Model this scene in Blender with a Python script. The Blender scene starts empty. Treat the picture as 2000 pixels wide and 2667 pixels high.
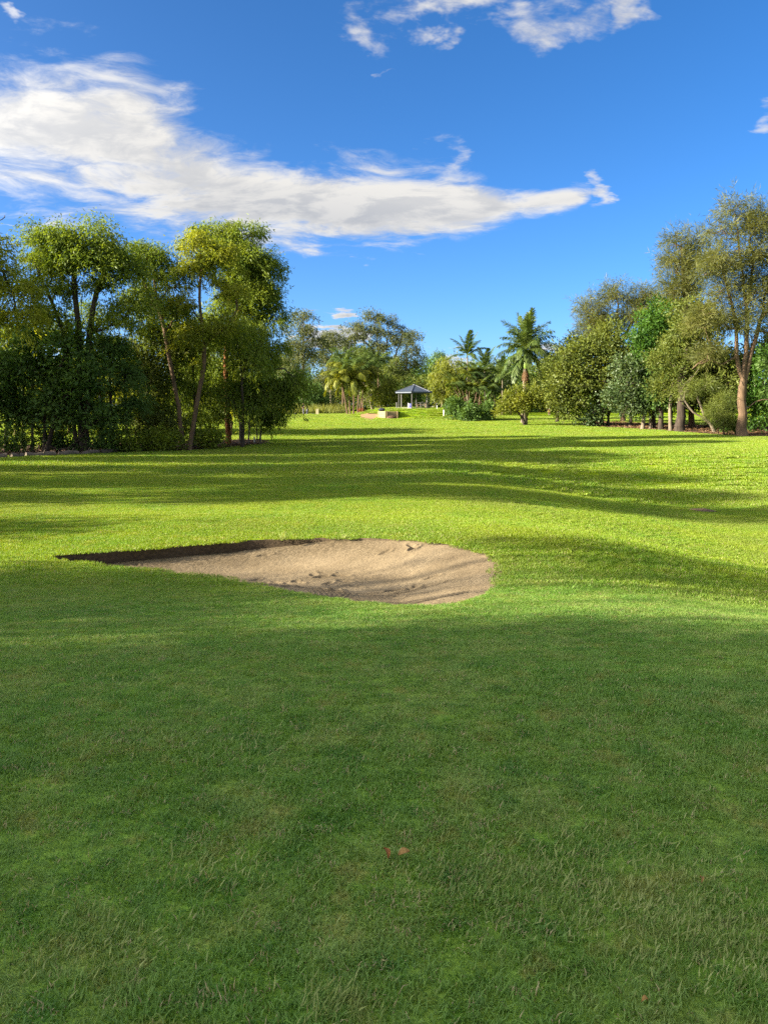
import bpy, bmesh, math, random, zlib
import numpy as np
from mathutils import Vector

# ------------------------------------------------------------------ camera, sky, sun, exposure
scene = bpy.context.scene
COL = scene.collection
W0, H0, F0, HOR = 2000.0, 2667.0, 2003.0, 1060.0          # photograph size, focal length and horizon row, in pixels
EYE = 1.6
PITCH = math.atan((H0/2 - HOR)/F0)
cam_d = bpy.data.cameras.new('camera'); cam = bpy.data.objects.new('camera', cam_d); COL.objects.link(cam)
cam_d.sensor_fit = 'VERTICAL'; cam_d.sensor_height = 36.0; cam_d.sensor_width = 27.0
cam_d.lens = 36.0*F0/H0; cam_d.clip_end = 3000; cam_d.clip_start = 0.05
cam.location = (0, 0, EYE); cam.rotation_euler = (math.pi/2 - PITCH, 0, 0)
scene.camera = cam
SUN_AZ, SUN_EL = math.radians(-105), math.radians(18.5)       # azimuth from +Y towards +X
SUN_DIR = Vector((math.sin(SUN_AZ)*math.cos(SUN_EL), math.cos(SUN_AZ)*math.cos(SUN_EL), math.sin(SUN_EL)))
sun_d = bpy.data.lights.new('sun', 'SUN'); sun = bpy.data.objects.new('sun', sun_d); COL.objects.link(sun)
sun_d.energy = 4.1; sun_d.angle = math.radians(0.55); sun_d.color = (1.0, 0.89, 0.69)
sun.rotation_euler = SUN_DIR.to_track_quat('Z', 'Y').to_euler()
sun.location = (-40, -5, 40)
SKY_STRENGTH = 0.06
EXPOSURE = 2.4
vs = scene.view_settings
vs.view_transform = 'Standard'; vs.look = 'None'; vs.gamma = 1.0; vs.exposure = EXPOSURE
scene.cycles.max_bounces = 8; scene.cycles.diffuse_bounces = 6; scene.cycles.glossy_bounces = 2
scene.cycles.transmission_bounces = 8; scene.cycles.transparent_max_bounces = 8
scene.cycles.caustics_reflective = False; scene.cycles.caustics_refractive = False
scene.cycles.use_denoising = False
scene.cycles.sample_clamp_indirect = 8

def px_dir(px, py):
    u = (px - W0/2)/F0; v = -(py - H0/2)/F0
    c, s = math.cos(PITCH), math.sin(PITCH)
    return np.array([u, c + v*s, -s + v*c])          # camera forward (0,c,-s), up (0,s,c)
def P(px, py, d):
    r = px_dir(px, py); return np.array([0, 0, EYE]) + r*(d/r[1])

# ---- node helpers
class NT:
    def __init__(s, tree): s.t = tree; s.n = tree.nodes; s.l = tree.links
    def new(s, typ, **kw):
        n = s.n.new(typ)
        for k, v in kw.items(): setattr(n, k, v)
        return n
    def put(s, sock, v):
        if v is None: return
        if hasattr(v, 'is_output'): s.l.new(v, sock)
        else: sock.default_value = v
    def m(s, op, a, b=None, c=None, clamp=False):
        n = s.n.new('ShaderNodeMath'); n.operation = op; n.use_clamp = clamp
        for i, v in enumerate((a, b, c)): s.put(n.inputs[i], v)
        return n.outputs[0]
    def vm(s, op, a, b=None, out=0):
        n = s.n.new('ShaderNodeVectorMath'); n.operation = op
        s.put(n.inputs[0], a); s.put(n.inputs[1], b)
        return n.outputs[out]
    def mr(s, v, a, b, c=0.0, d=1.0, kind='SMOOTHSTEP'):
        n = s.n.new('ShaderNodeMapRange'); n.interpolation_type = kind
        for i, q in enumerate((v, a, b, c, d)): s.put(n.inputs[i], q)
        return n.outputs[0]
    def mix(s, f, a, b, blend='MIX'):
        n = s.n.new('ShaderNodeMix'); n.data_type = 'RGBA'; n.blend_type = blend
        s.put(n.inputs[0], f); s.put(n.inputs[6], a); s.put(n.inputs[7], b)
        return n.outputs[2]
    def noise(s, vec, scale, detail=3.0, rough=0.5, dist=0.0, out=0):
        n = s.n.new('ShaderNodeTexNoise'); s.put(n.inputs['Vector'], vec)
        n.inputs['Scale'].default_value = scale; n.inputs['Detail'].default_value = detail
        n.inputs['Roughness'].default_value = rough; n.inputs['Distortion'].default_value = dist
        return n.outputs[out]
    def ramp(s, f, stops):
        n = s.n.new('ShaderNodeValToRGB'); s.put(n.inputs[0], f)
        e = n.color_ramp.elements
        while len(e) < len(stops): e.new(0.5)
        for i, (p, c) in enumerate(stops): e[i].position = p; e[i].color = (*c, 1) if len(c) == 3 else c
        return n.outputs[0]

def build_world():
    w = bpy.data.worlds.new('World'); scene.world = w; w.use_nodes = True
    T = NT(w.node_tree); T.n.clear()
    sky = T.new('ShaderNodeTexSky', sky_type='NISHITA'); sky.sun_disc = False
    sky.sun_elevation = SUN_EL; sky.sun_rotation = SUN_AZ % (2*math.pi)
    sky.altitude = 0; sky.air_density = 0.5; sky.dust_density = 1.3; sky.ozone_density = 3.0
    hsv = T.new('ShaderNodeHueSaturation'); T.put(hsv.inputs['Color'], sky.outputs[0])
    hsv.inputs['Saturation'].default_value = 1.22
    tc = T.new('ShaderNodeTexCoord'); d = T.vm('NORMALIZE', tc.outputs['Generated'])
    sep = T.new('ShaderNodeSeparateXYZ'); T.put(sep.inputs[0], d)
    X, Y, Z = sep.outputs
    az = T.m('ARCTAN2', X, Y); el = T.m('ARCSINE', Z)
    def azel(px, py):
        r = px_dir(px, py); r = r/np.linalg.norm(r); return math.atan2(r[0], r[1]), math.asin(r[2])
    # cloud-deck coordinates: direction cut by a level far overhead
    k = T.m('DIVIDE', 1.0, T.m('ADD', T.m('MAXIMUM', Z, 0.0), 0.16))
    comb = T.new('ShaderNodeCombineXYZ'); T.put(comb.inputs[0], T.m('MULTIPLY', X, k)); T.put(comb.inputs[1], T.m('MULTIPLY', Y, k))
    T.put(comb.inputs[2], T.m('MULTIPLY', Z, 0.8))
    def cloud_noise(off):
        v = T.vm('ADD', comb.outputs[0], off)
        warp = T.vm('SCALE', T.vm('SUBTRACT', T.noise(v, 2.2, 3, 0.5, out=1), (0.5, 0.5, 0.5)))
        warp.node.inputs['Scale'].default_value = 0.38
        v2 = T.vm('ADD', v, warp)
        v2 = T.vm('MULTIPLY', v2, (0.8, 1.25, 1.0)); a = T.noise(v2, 2.6, 10, 0.6); b = T.noise(v2, 10.0, 8, 0.66)
        return T.m('ADD', T.m('MULTIPLY', a, 0.72), T.m('MULTIPLY', b, 0.28))
    n0 = cloud_noise((3.1, 1.7, 0.0)); n1 = cloud_noise((3.1 - 0.10, 1.7 - 0.01, 0.05))
    # the long bank of cloud that narrows from the left to the right
    def curve(pts, lo, hi):
        fc = T.new('ShaderNodeFloatCurve'); c = fc.mapping.curves[0]
        A0, A1 = azel(-900, 700)[0], azel(2300, 700)[0]
        T.put(fc.inputs['Value'], T.mr(az, A0, A1, 0.0, 1.0, 'LINEAR'))
        q = [((a - A0)/(A1 - A0), (v - lo)/(hi - lo)) for a, v in pts]
        while len(c.points) < len(q): c.points.new(0.5, 0.5)
        for i, (a, v) in enumerate(q): c.points[i].location = (a, v); c.points[i].handle_type = 'AUTO_CLAMPED'
        fc.mapping.update()
        return T.m('MULTIPLY_ADD', fc.outputs[0], hi - lo, lo)
    bank = [(-900, 200, 170), (-300, 260, 200), (0, 325, 215), (300, 365, 225), (450, 425, 190), (600, 482, 145), (900, 525, 120), (1150, 548, 80), (1350, 535, 50), (1500, 515, 50), (1580, 490, 20), (1640, 480, 0), (1900, 480, 0), (2300, 480, 0)]
    cpts, hpts = [], []
    for x, y, h in bank:
        a, e = azel(x, y); e2 = azel(x, y - h)[1]; cpts.append((a, e)); hpts.append((a, e2 - e))
    ec = curve(cpts, 0.0, 0.9); eh = curve(hpts, 0.0, 0.4)
    m_bank = T.m('SUBTRACT', 1.0, T.m('DIVIDE', T.m('ABSOLUTE', T.m('SUBTRACT', el, ec)), T.m('ADD', T.m('MAXIMUM', eh, 0.0), 0.004)))
    m_bank = T.m('MAXIMUM', T.m('ADD', T.m('MULTIPLY', m_bank, 0.84), T.mr(eh, 0.004, 0.03, -1.2, 0.0)), -1.0)
    wz = T.new('ShaderNodeSeparateXYZ'); T.put(wz.inputs[0], T.noise(comb.outputs[0], 4.5, 5, 0.6, out=1))
    azw = T.m('ADD', az, T.m('MULTIPLY', T.m('SUBTRACT', wz.outputs[0], 0.5), 0.22)); elw = T.m('ADD', el, T.m('MULTIPLY', T.m('SUBTRACT', wz.outputs[1], 0.5), 0.13))
    def blob(px, py, rx, ry, gain):
        a, e = azel(px, py); a2 = azel(px + rx, py)[0]; e2 = azel(px, py - ry)[1]
        u = T.m('DIVIDE', T.m('SUBTRACT', azw, a), abs(a2 - a)); v = T.m('DIVIDE', T.m('SUBTRACT', elw, e), abs(e2 - e))
        q = T.m('SQRT', T.m('ADD', T.m('MULTIPLY', u, u), T.m('MULTIPLY', v, v)))
        q2 = T.m('MULTIPLY', q, q); return T.m('MULTIPLY_ADD', T.m('EXPONENT', T.m('MULTIPLY', q2, -0.75)), gain + 1.0, -1.0)
    blobs = [(1190, 20, 250, 100, .62), (1420, 70, 200, 110, .25), (1590, 20, 100, 100, .3), (955, 70, 90, 130, .15), (975, 205, 30, 26, .15),
             (1170, 420, 90, 90, -.05), (1530, 480, 60, 60, .15), (1990, 310, 110, 60, .16), (20, 20, 60, 40, .2),
             (920, 640, 330, 50, .12), (800, 580, 300, 60, .12), (60, 585, 70, 14, .12),
             (872, 872, 75, 60, 1.0), (1160, 940, 90, 45, .42), (1440, 930, 130, 50, .42), (620, 920, 120, 60, .3), (90, 900, 180, 70, .4), (1780, 960, 200, 50, .3)]
    md = m_bank
    for b in blobs: md = T.m('MAXIMUM', md, blob(*b))
    # everywhere else: added unseen clouds, cover thickened for fill light, none inside the view beyond those seen
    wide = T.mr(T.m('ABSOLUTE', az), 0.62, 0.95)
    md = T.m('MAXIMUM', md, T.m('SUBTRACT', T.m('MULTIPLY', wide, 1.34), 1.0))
    def dens(n): return T.m('ADD', md, T.m('MULTIPLY', T.m('SUBTRACT', n, 0.5), 3.0))
    d0, d1 = dens(n0), dens(n1)
    alpha = T.mr(d0, -0.06, 0.62)
    alpha = T.m('MULTIPLY', alpha, T.mr(Z, 0.0, 0.03))
    shade = T.mr(T.m('SUBTRACT', d1, d0), -0.20, 0.22)
    under = T.mr(T.m('DIVIDE', T.m('SUBTRACT', ec, el), T.m('ADD', T.m('MAXIMUM', eh, 0.0), 0.02)), -0.35, 0.55)
    core = T.m('MULTIPLY', T.mr(d0, 0.42, 0.85), T.m('MULTIPLY_ADD', under, 0.75, 0.1))
    sh = T.m('ADD', T.m('MULTIPLY', shade, 0.50), T.m('MULTIPLY', core, 0.62), clamp=True)
    e_inv = 1.0/(2**EXPOSURE)
    lit = tuple(c*e_inv for c in (0.93, 0.90, 0.84)) + (1,); drk = tuple(c*e_inv for c in (0.50, 0.52, 0.56)) + (1,)
    ccol = T.mix(sh, lit, drk)
    # forward glow of clouds nearer the sun, boosted out of view as fill light
    cg = T.m('MAXIMUM', T.vm('DOT_PRODUCT', d, tuple(SUN_DIR), out=1), 0.0); sun_fill = T.m('MULTIPLY_ADD', T.m('MULTIPLY', cg, cg), 4.0, 1.0)
    bs = T.new('ShaderNodeBackground'); T.put(bs.inputs[0], hsv.outputs[0]); bs.inputs[1].default_value = SKY_STRENGTH
    bc = T.new('ShaderNodeBackground'); T.put(bc.inputs[0], ccol); T.put(bc.inputs[1], sun_fill)
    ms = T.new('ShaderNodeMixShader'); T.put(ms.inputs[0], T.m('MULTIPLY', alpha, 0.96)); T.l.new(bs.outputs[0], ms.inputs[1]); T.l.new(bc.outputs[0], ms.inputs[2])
    out = T.new('ShaderNodeOutputWorld'); T.l.new(ms.outputs[0], out.inputs[0])
    w.cycles.sampling_method = 'MANUAL'; w.cycles.sample_map_resolution = 512
build_world()

# ------------------------------------------------------------------ helpers
rng = np.random.default_rng(7)
random.seed(7)
def sstep(a, b, x):
    t = np.clip((np.asarray(x, float) - a)/(b - a), 0, 1); return t*t*(3 - 2*t)
_perm = np.random.default_rng(3).random((256, 256))
def vnoise(x, y):
    x = np.asarray(x, float); y = np.asarray(y, float)
    xi = np.floor(x).astype(int); yi = np.floor(y).astype(int); fx = x - xi; fy = y - yi
    fx = fx*fx*(3 - 2*fx); fy = fy*fy*(3 - 2*fy)
    g = lambda a, b: _perm[a & 255, b & 255]
    return (g(xi, yi)*(1-fx) + g(xi+1, yi)*fx)*(1-fy) + (g(xi, yi+1)*(1-fx) + g(xi+1, yi+1)*fx)*fy
def fbm(x, y, o=4):
    s = 0; a = .5
    for i in range(o): s = s + a*vnoise(x*2**i + 17*i, y*2**i + 31*i); a *= .5
    return s

def tag(o, label=None, cat=None, group=None, kind=None):
    if label: o['label'] = label
    if cat: o['category'] = cat
    if group: o['group'] = group
    if kind: o['kind'] = kind
    return o
def empty(name, loc, rz=0):
    o = bpy.data.objects.new(name, None); COL.objects.link(o); o.location = Vector([float(c) for c in loc]); o.rotation_euler = (0, 0, rz)
    o.empty_display_size = 0.2
    return o
def link(name, me, mat=None, parent=None, smooth=False):
    o = bpy.data.objects.new(name, me); COL.objects.link(o)
    if mat: me.materials.append(mat) if not me.materials else None
    if parent: o.parent = parent
    if smooth: me.polygons.foreach_set('use_smooth', np.ones(len(me.polygons), bool))
    return o
def mesh_np(name, V, Fq=None, Ft=None):
    me = bpy.data.meshes.new(name)
    V = np.asarray(V, np.float32).reshape(-1, 3)
    me.vertices.add(len(V)); me.vertices.foreach_set('co', V.ravel())
    nq = 0 if Fq is None else len(Fq); nt = 0 if Ft is None else len(Ft)
    idx, tot = [], []
    if nq: idx.append(np.asarray(Fq, np.int32).ravel()); tot.append(np.full(nq, 4, np.int32))
    if nt: idx.append(np.asarray(Ft, np.int32).ravel()); tot.append(np.full(nt, 3, np.int32))
    if idx:
        idx = np.concatenate(idx); tot = np.concatenate(tot)
        me.loops.add(len(idx)); me.loops.foreach_set('vertex_index', idx)
        me.polygons.add(len(tot)); st = np.concatenate([[0], np.cumsum(tot)[:-1]]).astype(np.int32)
        me.polygons.foreach_set('loop_start', st); me.polygons.foreach_set('loop_total', tot)
    me.update(calc_edges=True)
    return me
def nrm(v): return v/np.maximum(np.linalg.norm(v, axis=-1, keepdims=True), 1e-9)

class MB:                                             # collects shapes that become one mesh
    def __init__(s): s.v = []; s.f = []
    def add(s, vs, fs):
        o = len(s.v); s.v += [tuple(float(c) for c in v) for v in vs]; s.f += [tuple(i + o for i in f) for f in fs]
    def box(s, c, d, rz=0, bev=0):
        hx, hy, hz = d[0]/2, d[1]/2, d[2]/2; ca, sa = math.cos(rz), math.sin(rz); vs = []
        for z in (-hz, hz):
            for x, y in ((-hx, -hy), (hx, -hy), (hx, hy), (-hx, hy)): vs.append((c[0] + x*ca - y*sa, c[1] + x*sa + y*ca, c[2] + z))
        s.add(vs, [(3, 2, 1, 0), (4, 5, 6, 7), (0, 1, 5, 4), (1, 2, 6, 5), (2, 3, 7, 6), (3, 0, 4, 7)])
    def tube(s, pts, rad, n=8, cap=True):
        pts = [np.asarray(p, float) for p in pts]; rings = []
        for i, p in enumerate(pts):
            t = pts[min(i+1, len(pts)-1)] - pts[max(i-1, 0)]; t = t/max(np.linalg.norm(t), 1e-9)
            a = np.cross(t, (0, 0, 1.0)) if abs(t[2]) < .9 else np.cross(t, (1.0, 0, 0)); a /= np.linalg.norm(a); b = np.cross(t, a)
            r = rad[i] if hasattr(rad, '__len__') else rad
            rings.append([p + r*(math.cos(2*math.pi*k/n)*a + math.sin(2*math.pi*k/n)*b) for k in range(n)])
        vs = [v for R in rings for v in R]; fs = []
        for i in range(len(pts)-1):
            for k in range(n): fs.append((i*n+k, i*n+(k+1) % n, (i+1)*n+(k+1) % n, (i+1)*n+k))
        if cap: fs += [tuple(range(n)), tuple(reversed(range((len(pts)-1)*n, len(pts)*n)))]
        s.add(vs, fs)
    def build(s, name, mat, parent=None, smooth=False, bevel=0):
        me = bpy.data.meshes.new(name); me.from_pydata(s.v, [], s.f); me.update()
        if bevel:
            bm = bmesh.new(); bm.from_mesh(me); bmesh.ops.bevel(bm, geom=bm.edges[:], offset=bevel, segments=1, affect='EDGES', clamp_overlap=True); bm.to_mesh(me); bm.free()
        return link(name, me, mat, parent, smooth)

# ------------------------------------------------------------------ materials
MATS = {}
def pmat(name, color, rough=0.8, scale=4.0, var=0.25, bump=0.0, metal=0.0, spec=0.3, stretch=(1, 1, 1), detail=5):
    m = bpy.data.materials.new(name); m.use_nodes = True; T = NT(m.node_tree); T.n.clear()
    geo = T.new('ShaderNodeTexCoord'); v = T.vm('MULTIPLY', geo.outputs['Object'], stretch)
    n = T.noise(v, scale, detail, 0.6)
    lo = tuple(c*(1-var) for c in color); hi = tuple(min(1, c*(1+var)) for c in color)
    col = T.ramp(n, [(0.3, lo), (0.7, hi)])
    b = T.new('ShaderNodeBsdfPrincipled'); T.put(b.inputs['Base Color'], col); b.inputs['Roughness'].default_value = rough
    b.inputs['Metallic'].default_value = metal; b.inputs['Specular IOR Level'].default_value = spec
    if bump:
        bp = T.new('ShaderNodeBump'); bp.inputs['Strength'].default_value = bump; bp.inputs['Distance'].default_value = 0.02
        T.put(bp.inputs['Height'], n); T.l.new(bp.outputs[0], b.inputs['Normal'])
    o = T.new('ShaderNodeOutputMaterial'); T.l.new(b.outputs[0], o.inputs[0])
    return m
def leaf_mat(name, c_dark, c_light, trans=0.4, clump=0.5, gloss=0.012, tr_tint=(1.25, 1.15, 0.45)):
    m = bpy.data.materials.new(name); m.use_nodes = True; T = NT(m.node_tree); T.n.clear()
    g = T.new('ShaderNodeNewGeometry'); r = g.outputs['Random Per Island']
    n = T.noise(g.outputs['Position'], clump, 2, 0.5)
    f = T.m('ADD', T.m('MULTIPLY', r, 0.55), T.mr(n, 0.32, 0.68, 0.0, 0.5), clamp=True)
    col = T.mix(f, (*c_dark, 1), (*c_light, 1))
    df = T.new('ShaderNodeBsdfDiffuse'); T.put(df.inputs[0], col)
    tr = T.new('ShaderNodeBsdfTranslucent'); T.put(tr.inputs[0], T.mix(1.0, col, (*tr_tint, 1), 'MULTIPLY'))
    mx = T.new('ShaderNodeMixShader'); mx.inputs[0].default_value = trans; T.l.new(df.outputs[0], mx.inputs[1]); T.l.new(tr.outputs[0], mx.inputs[2])
    gl = T.new('ShaderNodeBsdfGlossy'); gl.inputs['Roughness'].default_value = 0.45; gl.inputs[0].default_value = (0.8, 0.85, 0.8, 1)
    m2 = T.new('ShaderNodeMixShader'); m2.inputs[0].default_value = gloss; T.l.new(mx.outputs[0], m2.inputs[1]); T.l.new(gl.outputs[0], m2.inputs[2])
    o = T.new('ShaderNodeOutputMaterial'); T.l.new(m2.outputs[0], o.inputs[0])
    return m
def turf_color(T, pos, isl=None):
    big = T.noise(pos, 0.35, 3, 0.55); med = T.noise(pos, 1.7, 4, 0.6); sm = T.noise(pos, 4.5, 4, 0.65); fine = T.noise(pos, 9.0, 3, 0.6)
    sy = T.new('ShaderNodeSeparateXYZ'); T.put(sy.inputs[0], pos); rough = T.mr(sy.outputs[1], 8.0, 15.0, 1.0, 0.0)   # coarse rough in front painted grey for shade, mown green behind painted sunlit yellow
    green = T.ramp(big, [(0.32, (0.140, 0.285, 0.008)), (0.68, (0.265, 0.350, 0.008))]); green = T.mix(T.mr(med, 0.45, 0.68), green, (0.262, 0.330, 0.016, 1)); green = T.mix(T.mr(T.noise(pos, 0.11, 4, 0.6), 0.48, 0.66, 0.0, 0.65), green, (0.190, 0.245, 0.030, 1))
    grey = T.ramp(big, [(0.32, (0.155, 0.325, 0.045)), (0.68, (0.245, 0.375, 0.060))]); grey = T.mix(T.mr(med, 0.45, 0.66), grey, (0.280, 0.390, 0.090, 1))
    grey = T.mix(T.mr(sm, 0.52, 0.66, 0.0, 0.85), grey, (0.090, 0.230, 0.030, 1)); grey = T.mix(T.mr(sm, 0.45, 0.31, 0.0, 0.8), grey, (0.350, 0.350, 0.095, 1))
    col = T.mix(rough, green, grey)
    if isl is not None:
        col = T.mix(T.m('MULTIPLY', isl, 0.6), col, T.mix(rough, (0.150, 0.260, 0.010, 1), (0.085, 0.205, 0.025, 1)))
        dry = T.m('GREATER_THAN', T.m('ADD', isl, T.m('MULTIPLY', T.mr(fine, 0.48, 0.72), 0.30)), 0.985)
        col = T.mix(dry, col, (0.44, 0.37, 0.19, 1))
    return col
def grass_mat():
    m = bpy.data.materials.new('grass_blade'); m.use_nodes = True; T = NT(m.node_tree); T.n.clear()
    g = T.new('ShaderNodeNewGeometry'); col = turf_color(T, g.outputs['Position'], g.outputs['Random Per Island'])
    df = T.new('ShaderNodeBsdfDiffuse'); T.put(df.inputs[0], col)
    tr = T.new('ShaderNodeBsdfTranslucent'); T.put(tr.inputs[0], T.mix(1.0, col, (1.25, 1.1, 0.5, 1), 'MULTIPLY'))
    mx = T.new('ShaderNodeMixShader'); mx.inputs[0].default_value = 0.42; T.l.new(df.outputs[0], mx.inputs[1]); T.l.new(tr.outputs[0], mx.inputs[2])
    gl = T.new('ShaderNodeBsdfGlossy'); gl.inputs['Roughness'].default_value = 0.6; gl.inputs[0].default_value = (0.9, 0.95, 0.85, 1)
    m2 = T.new('ShaderNodeMixShader'); m2.inputs[0].default_value = 0.03; T.l.new(mx.outputs[0], m2.inputs[1]); T.l.new(gl.outputs[0], m2.inputs[2])
    o = T.new('ShaderNodeOutputMaterial'); T.l.new(m2.outputs[0], o.inputs[0]); return m
def ground_mat():
    m = bpy.data.materials.new('turf_ground'); m.use_nodes = True; T = NT(m.node_tree); T.n.clear()
    g = T.new('ShaderNodeNewGeometry'); pos = g.outputs['Position']
    col = turf_color(T, pos)
    n = T.noise(pos, 14.0, 5, 0.7); col = T.mix(T.mr(n, 0.3, 0.7, 0.0, 0.5), col, (0.150, 0.215, 0.020, 1))
    b = T.new('ShaderNodeBsdfDiffuse'); T.put(b.inputs[0], col)
    bp = T.new('ShaderNodeBump'); bp.inputs['Strength'].default_value = 0.9; bp.inputs['Distance'].default_value = 0.05; T.put(bp.inputs['Height'], n); T.l.new(bp.outputs[0], b.inputs['Normal'])
    o = T.new('ShaderNodeOutputMaterial'); T.l.new(b.outputs[0], o.inputs[0]); return m
def sand_mat():
    m = bpy.data.materials.new('bunker_sand'); m.use_nodes = True; T = NT(m.node_tree); T.n.clear()
    g = T.new('ShaderNodeNewGeometry'); pos = g.outputs['Position']
    a = T.noise(pos, 1.1, 4, 0.6); f = T.noise(pos, 45.0, 4, 0.7); s = T.noise(pos, 16.0, 5, 0.65)
    col = T.ramp(a, [(0.3, (0.175, 0.135, 0.085)), (0.7, (0.275, 0.218, 0.142))])
    col = T.mix(T.mr(f, 0.3, 0.75, 0.0, 0.5), col, (0.140, 0.107, 0.066, 1))
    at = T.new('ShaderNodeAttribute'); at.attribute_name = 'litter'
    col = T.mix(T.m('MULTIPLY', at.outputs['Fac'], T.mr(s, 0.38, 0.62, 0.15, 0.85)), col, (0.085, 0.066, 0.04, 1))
    b = T.new('ShaderNodeBsdfDiffuse'); T.put(b.inputs[0], col); b.inputs['Roughness'].default_value = 0.8
    h = T.m('ADD', T.m('MULTIPLY', f, 0.35), s)
    bp = T.new('ShaderNodeBump'); bp.inputs['Strength'].default_value = 0.75; bp.inputs['Distance'].default_value = 0.03; T.put(bp.inputs['Height'], h); T.l.new(bp.outputs[0], b.inputs['Normal'])
    o = T.new('ShaderNodeOutputMaterial'); T.l.new(b.outputs[0], o.inputs[0]); return m
M_GROUND = ground_mat(); M_GRASS = grass_mat(); M_SAND = sand_mat()
M_SOIL = pmat('dark_soil', (0.07, 0.05, 0.03), 0.95, 20, 0.5, 0.6)
M_MULCH = pmat('bark_mulch', (0.085, 0.048, 0.03), 0.95, 9, 0.55, 0.8)
M_DIRT = pmat('red_dirt', (0.25, 0.15, 0.08), 0.95, 3, 0.25, 0.4)
M_BARK_D = pmat('dark_bark', (0.045, 0.034, 0.026), 0.95, 7, 0.5, 0.9, stretch=(1, 1, 0.18))
M_BARK_B = pmat('brown_bark', (0.115, 0.075, 0.046), 0.95, 7, 0.45, 0.9, stretch=(1, 1, 0.15))
M_BARK_P = pmat('pale_bark', (0.15, 0.122, 0.09), 0.85, 5, 0.35, 0.5, stretch=(1, 1, 0.3))
M_BARK_O = pmat('orange_bark', (0.20, 0.075, 0.025), 0.85, 5, 0.4, 0.5, stretch=(1, 1, 0.2))
M_LOG = pmat('weathered_log', (0.13, 0.105, 0.085), 0.95, 8, 0.4, 0.8, stretch=(0.2, 1, 1))
M_TIMBER = pmat('sleeper_timber', (0.27, 0.20, 0.11), 0.8, 6, 0.25, 0.3, stretch=(0.2, 1, 1))
M_ROOF = pmat('blue_grey_roof', (0.055, 0.072, 0.10), 0.55, 2, 0.08, 0, 0.3, 0.5)
M_ROOFCAP = pmat('pale_roof_cap', (0.12, 0.13, 0.15), 0.4, 2, 0.08, 0, 0.3, 0.5)
M_POST = pmat('grey_post_paint', (0.10, 0.097, 0.092), 0.6, 3, 0.12)
M_CONC = pmat('concrete', (0.2, 0.19, 0.17), 0.9, 3, 0.15, 0.2)
M_WHITE = pmat('white_paint', (0.48, 0.46, 0.42), 0.6, 3, 0.08)
M_CREAM = pmat('cream_board', (0.40, 0.36, 0.22), 0.6, 3, 0.08)
M_BLUE = pmat('blue_plastic', (0.06, 0.07, 0.35), 0.4, 3, 0.1)
M_BLACK = pmat('black_cloth', (0.018, 0.018, 0.026), 0.85, 6, 0.4)
M_GREYC = pmat('grey_cloth', (0.13, 0.13, 0.16), 0.9, 6, 0.2)
M_LIGHTC = pmat('pale_cloth', (0.33, 0.31, 0.28), 0.9, 6, 0.15)
M_SKIN = pmat('skin', (0.30, 0.18, 0.12), 0.6, 6, 0.08)
M_IRON = pmat('rusted_iron', (0.115, 0.075, 0.042), 0.85, 14, 0.45, 0.4)
M_HOUSE = pmat('dark_roof_tile', (0.09, 0.09, 0.105), 0.7, 3, 0.25)
M_RENDER = pmat('house_render', (0.35, 0.33, 0.30), 0.9, 3, 0.1)
M_GLASS = pmat('window_glass', (0.03, 0.04, 0.05), 0.1, 3, 0.1, spec=0.8)
M_DRYLEAF = pmat('dry_leaf', (0.30, 0.12, 0.03), 0.8, 40, 0.4, 0.3)
M_TANLEAF = pmat('tan_leaf', (0.32, 0.19, 0.06), 0.8, 40, 0.35, 0.3)
L_GUM = leaf_mat('gum_leaf', (0.075, 0.132, 0.020), (0.205, 0.262, 0.030), 0.45)
L_GUMY = leaf_mat('gum_leaf_yellow', (0.125, 0.170, 0.020), (0.300, 0.320, 0.030), 0.50)  # lighter yellower gum leaf, the glow of sunlit lobes put into its colour
L_DARK = leaf_mat('dark_leaf', (0.052, 0.108, 0.028), (0.118, 0.195, 0.044), 0.35)
L_OLIVE = leaf_mat('olive_leaf', (0.068, 0.102, 0.022), (0.165, 0.195, 0.040), 0.40)
L_CAS = leaf_mat('casuarina_needle', (0.068, 0.086, 0.026), (0.165, 0.170, 0.046), 0.40)
L_BRIGHT = leaf_mat('bright_leaf', (0.030, 0.088, 0.015), (0.088, 0.180, 0.026), 0.45)
L_PALE = leaf_mat('pale_broad_leaf', (0.045, 0.085, 0.030), (0.110, 0.155, 0.055), 0.35, gloss=0.025)
L_YEL = leaf_mat('yellow_green_leaf', (0.100, 0.138, 0.018), (0.235, 0.255, 0.036), 0.45)
L_FAR = leaf_mat('far_gum_leaf', (0.055, 0.080, 0.038), (0.150, 0.165, 0.065), 0.40)
L_PALM = leaf_mat('palm_leaf', (0.050, 0.095, 0.022), (0.140, 0.190, 0.045), 0.40, gloss=0.025)
L_PALMY = leaf_mat('golden_palm_leaf', (0.120, 0.160, 0.020), (0.285, 0.290, 0.035), 0.45, gloss=0.025)
L_DEAD = leaf_mat('dead_frond', (0.120, 0.068, 0.038), (0.250, 0.155, 0.085), 0.30)
L_REED = leaf_mat('long_grass', (0.120, 0.150, 0.030), (0.280, 0.290, 0.080), 0.45)

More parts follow.
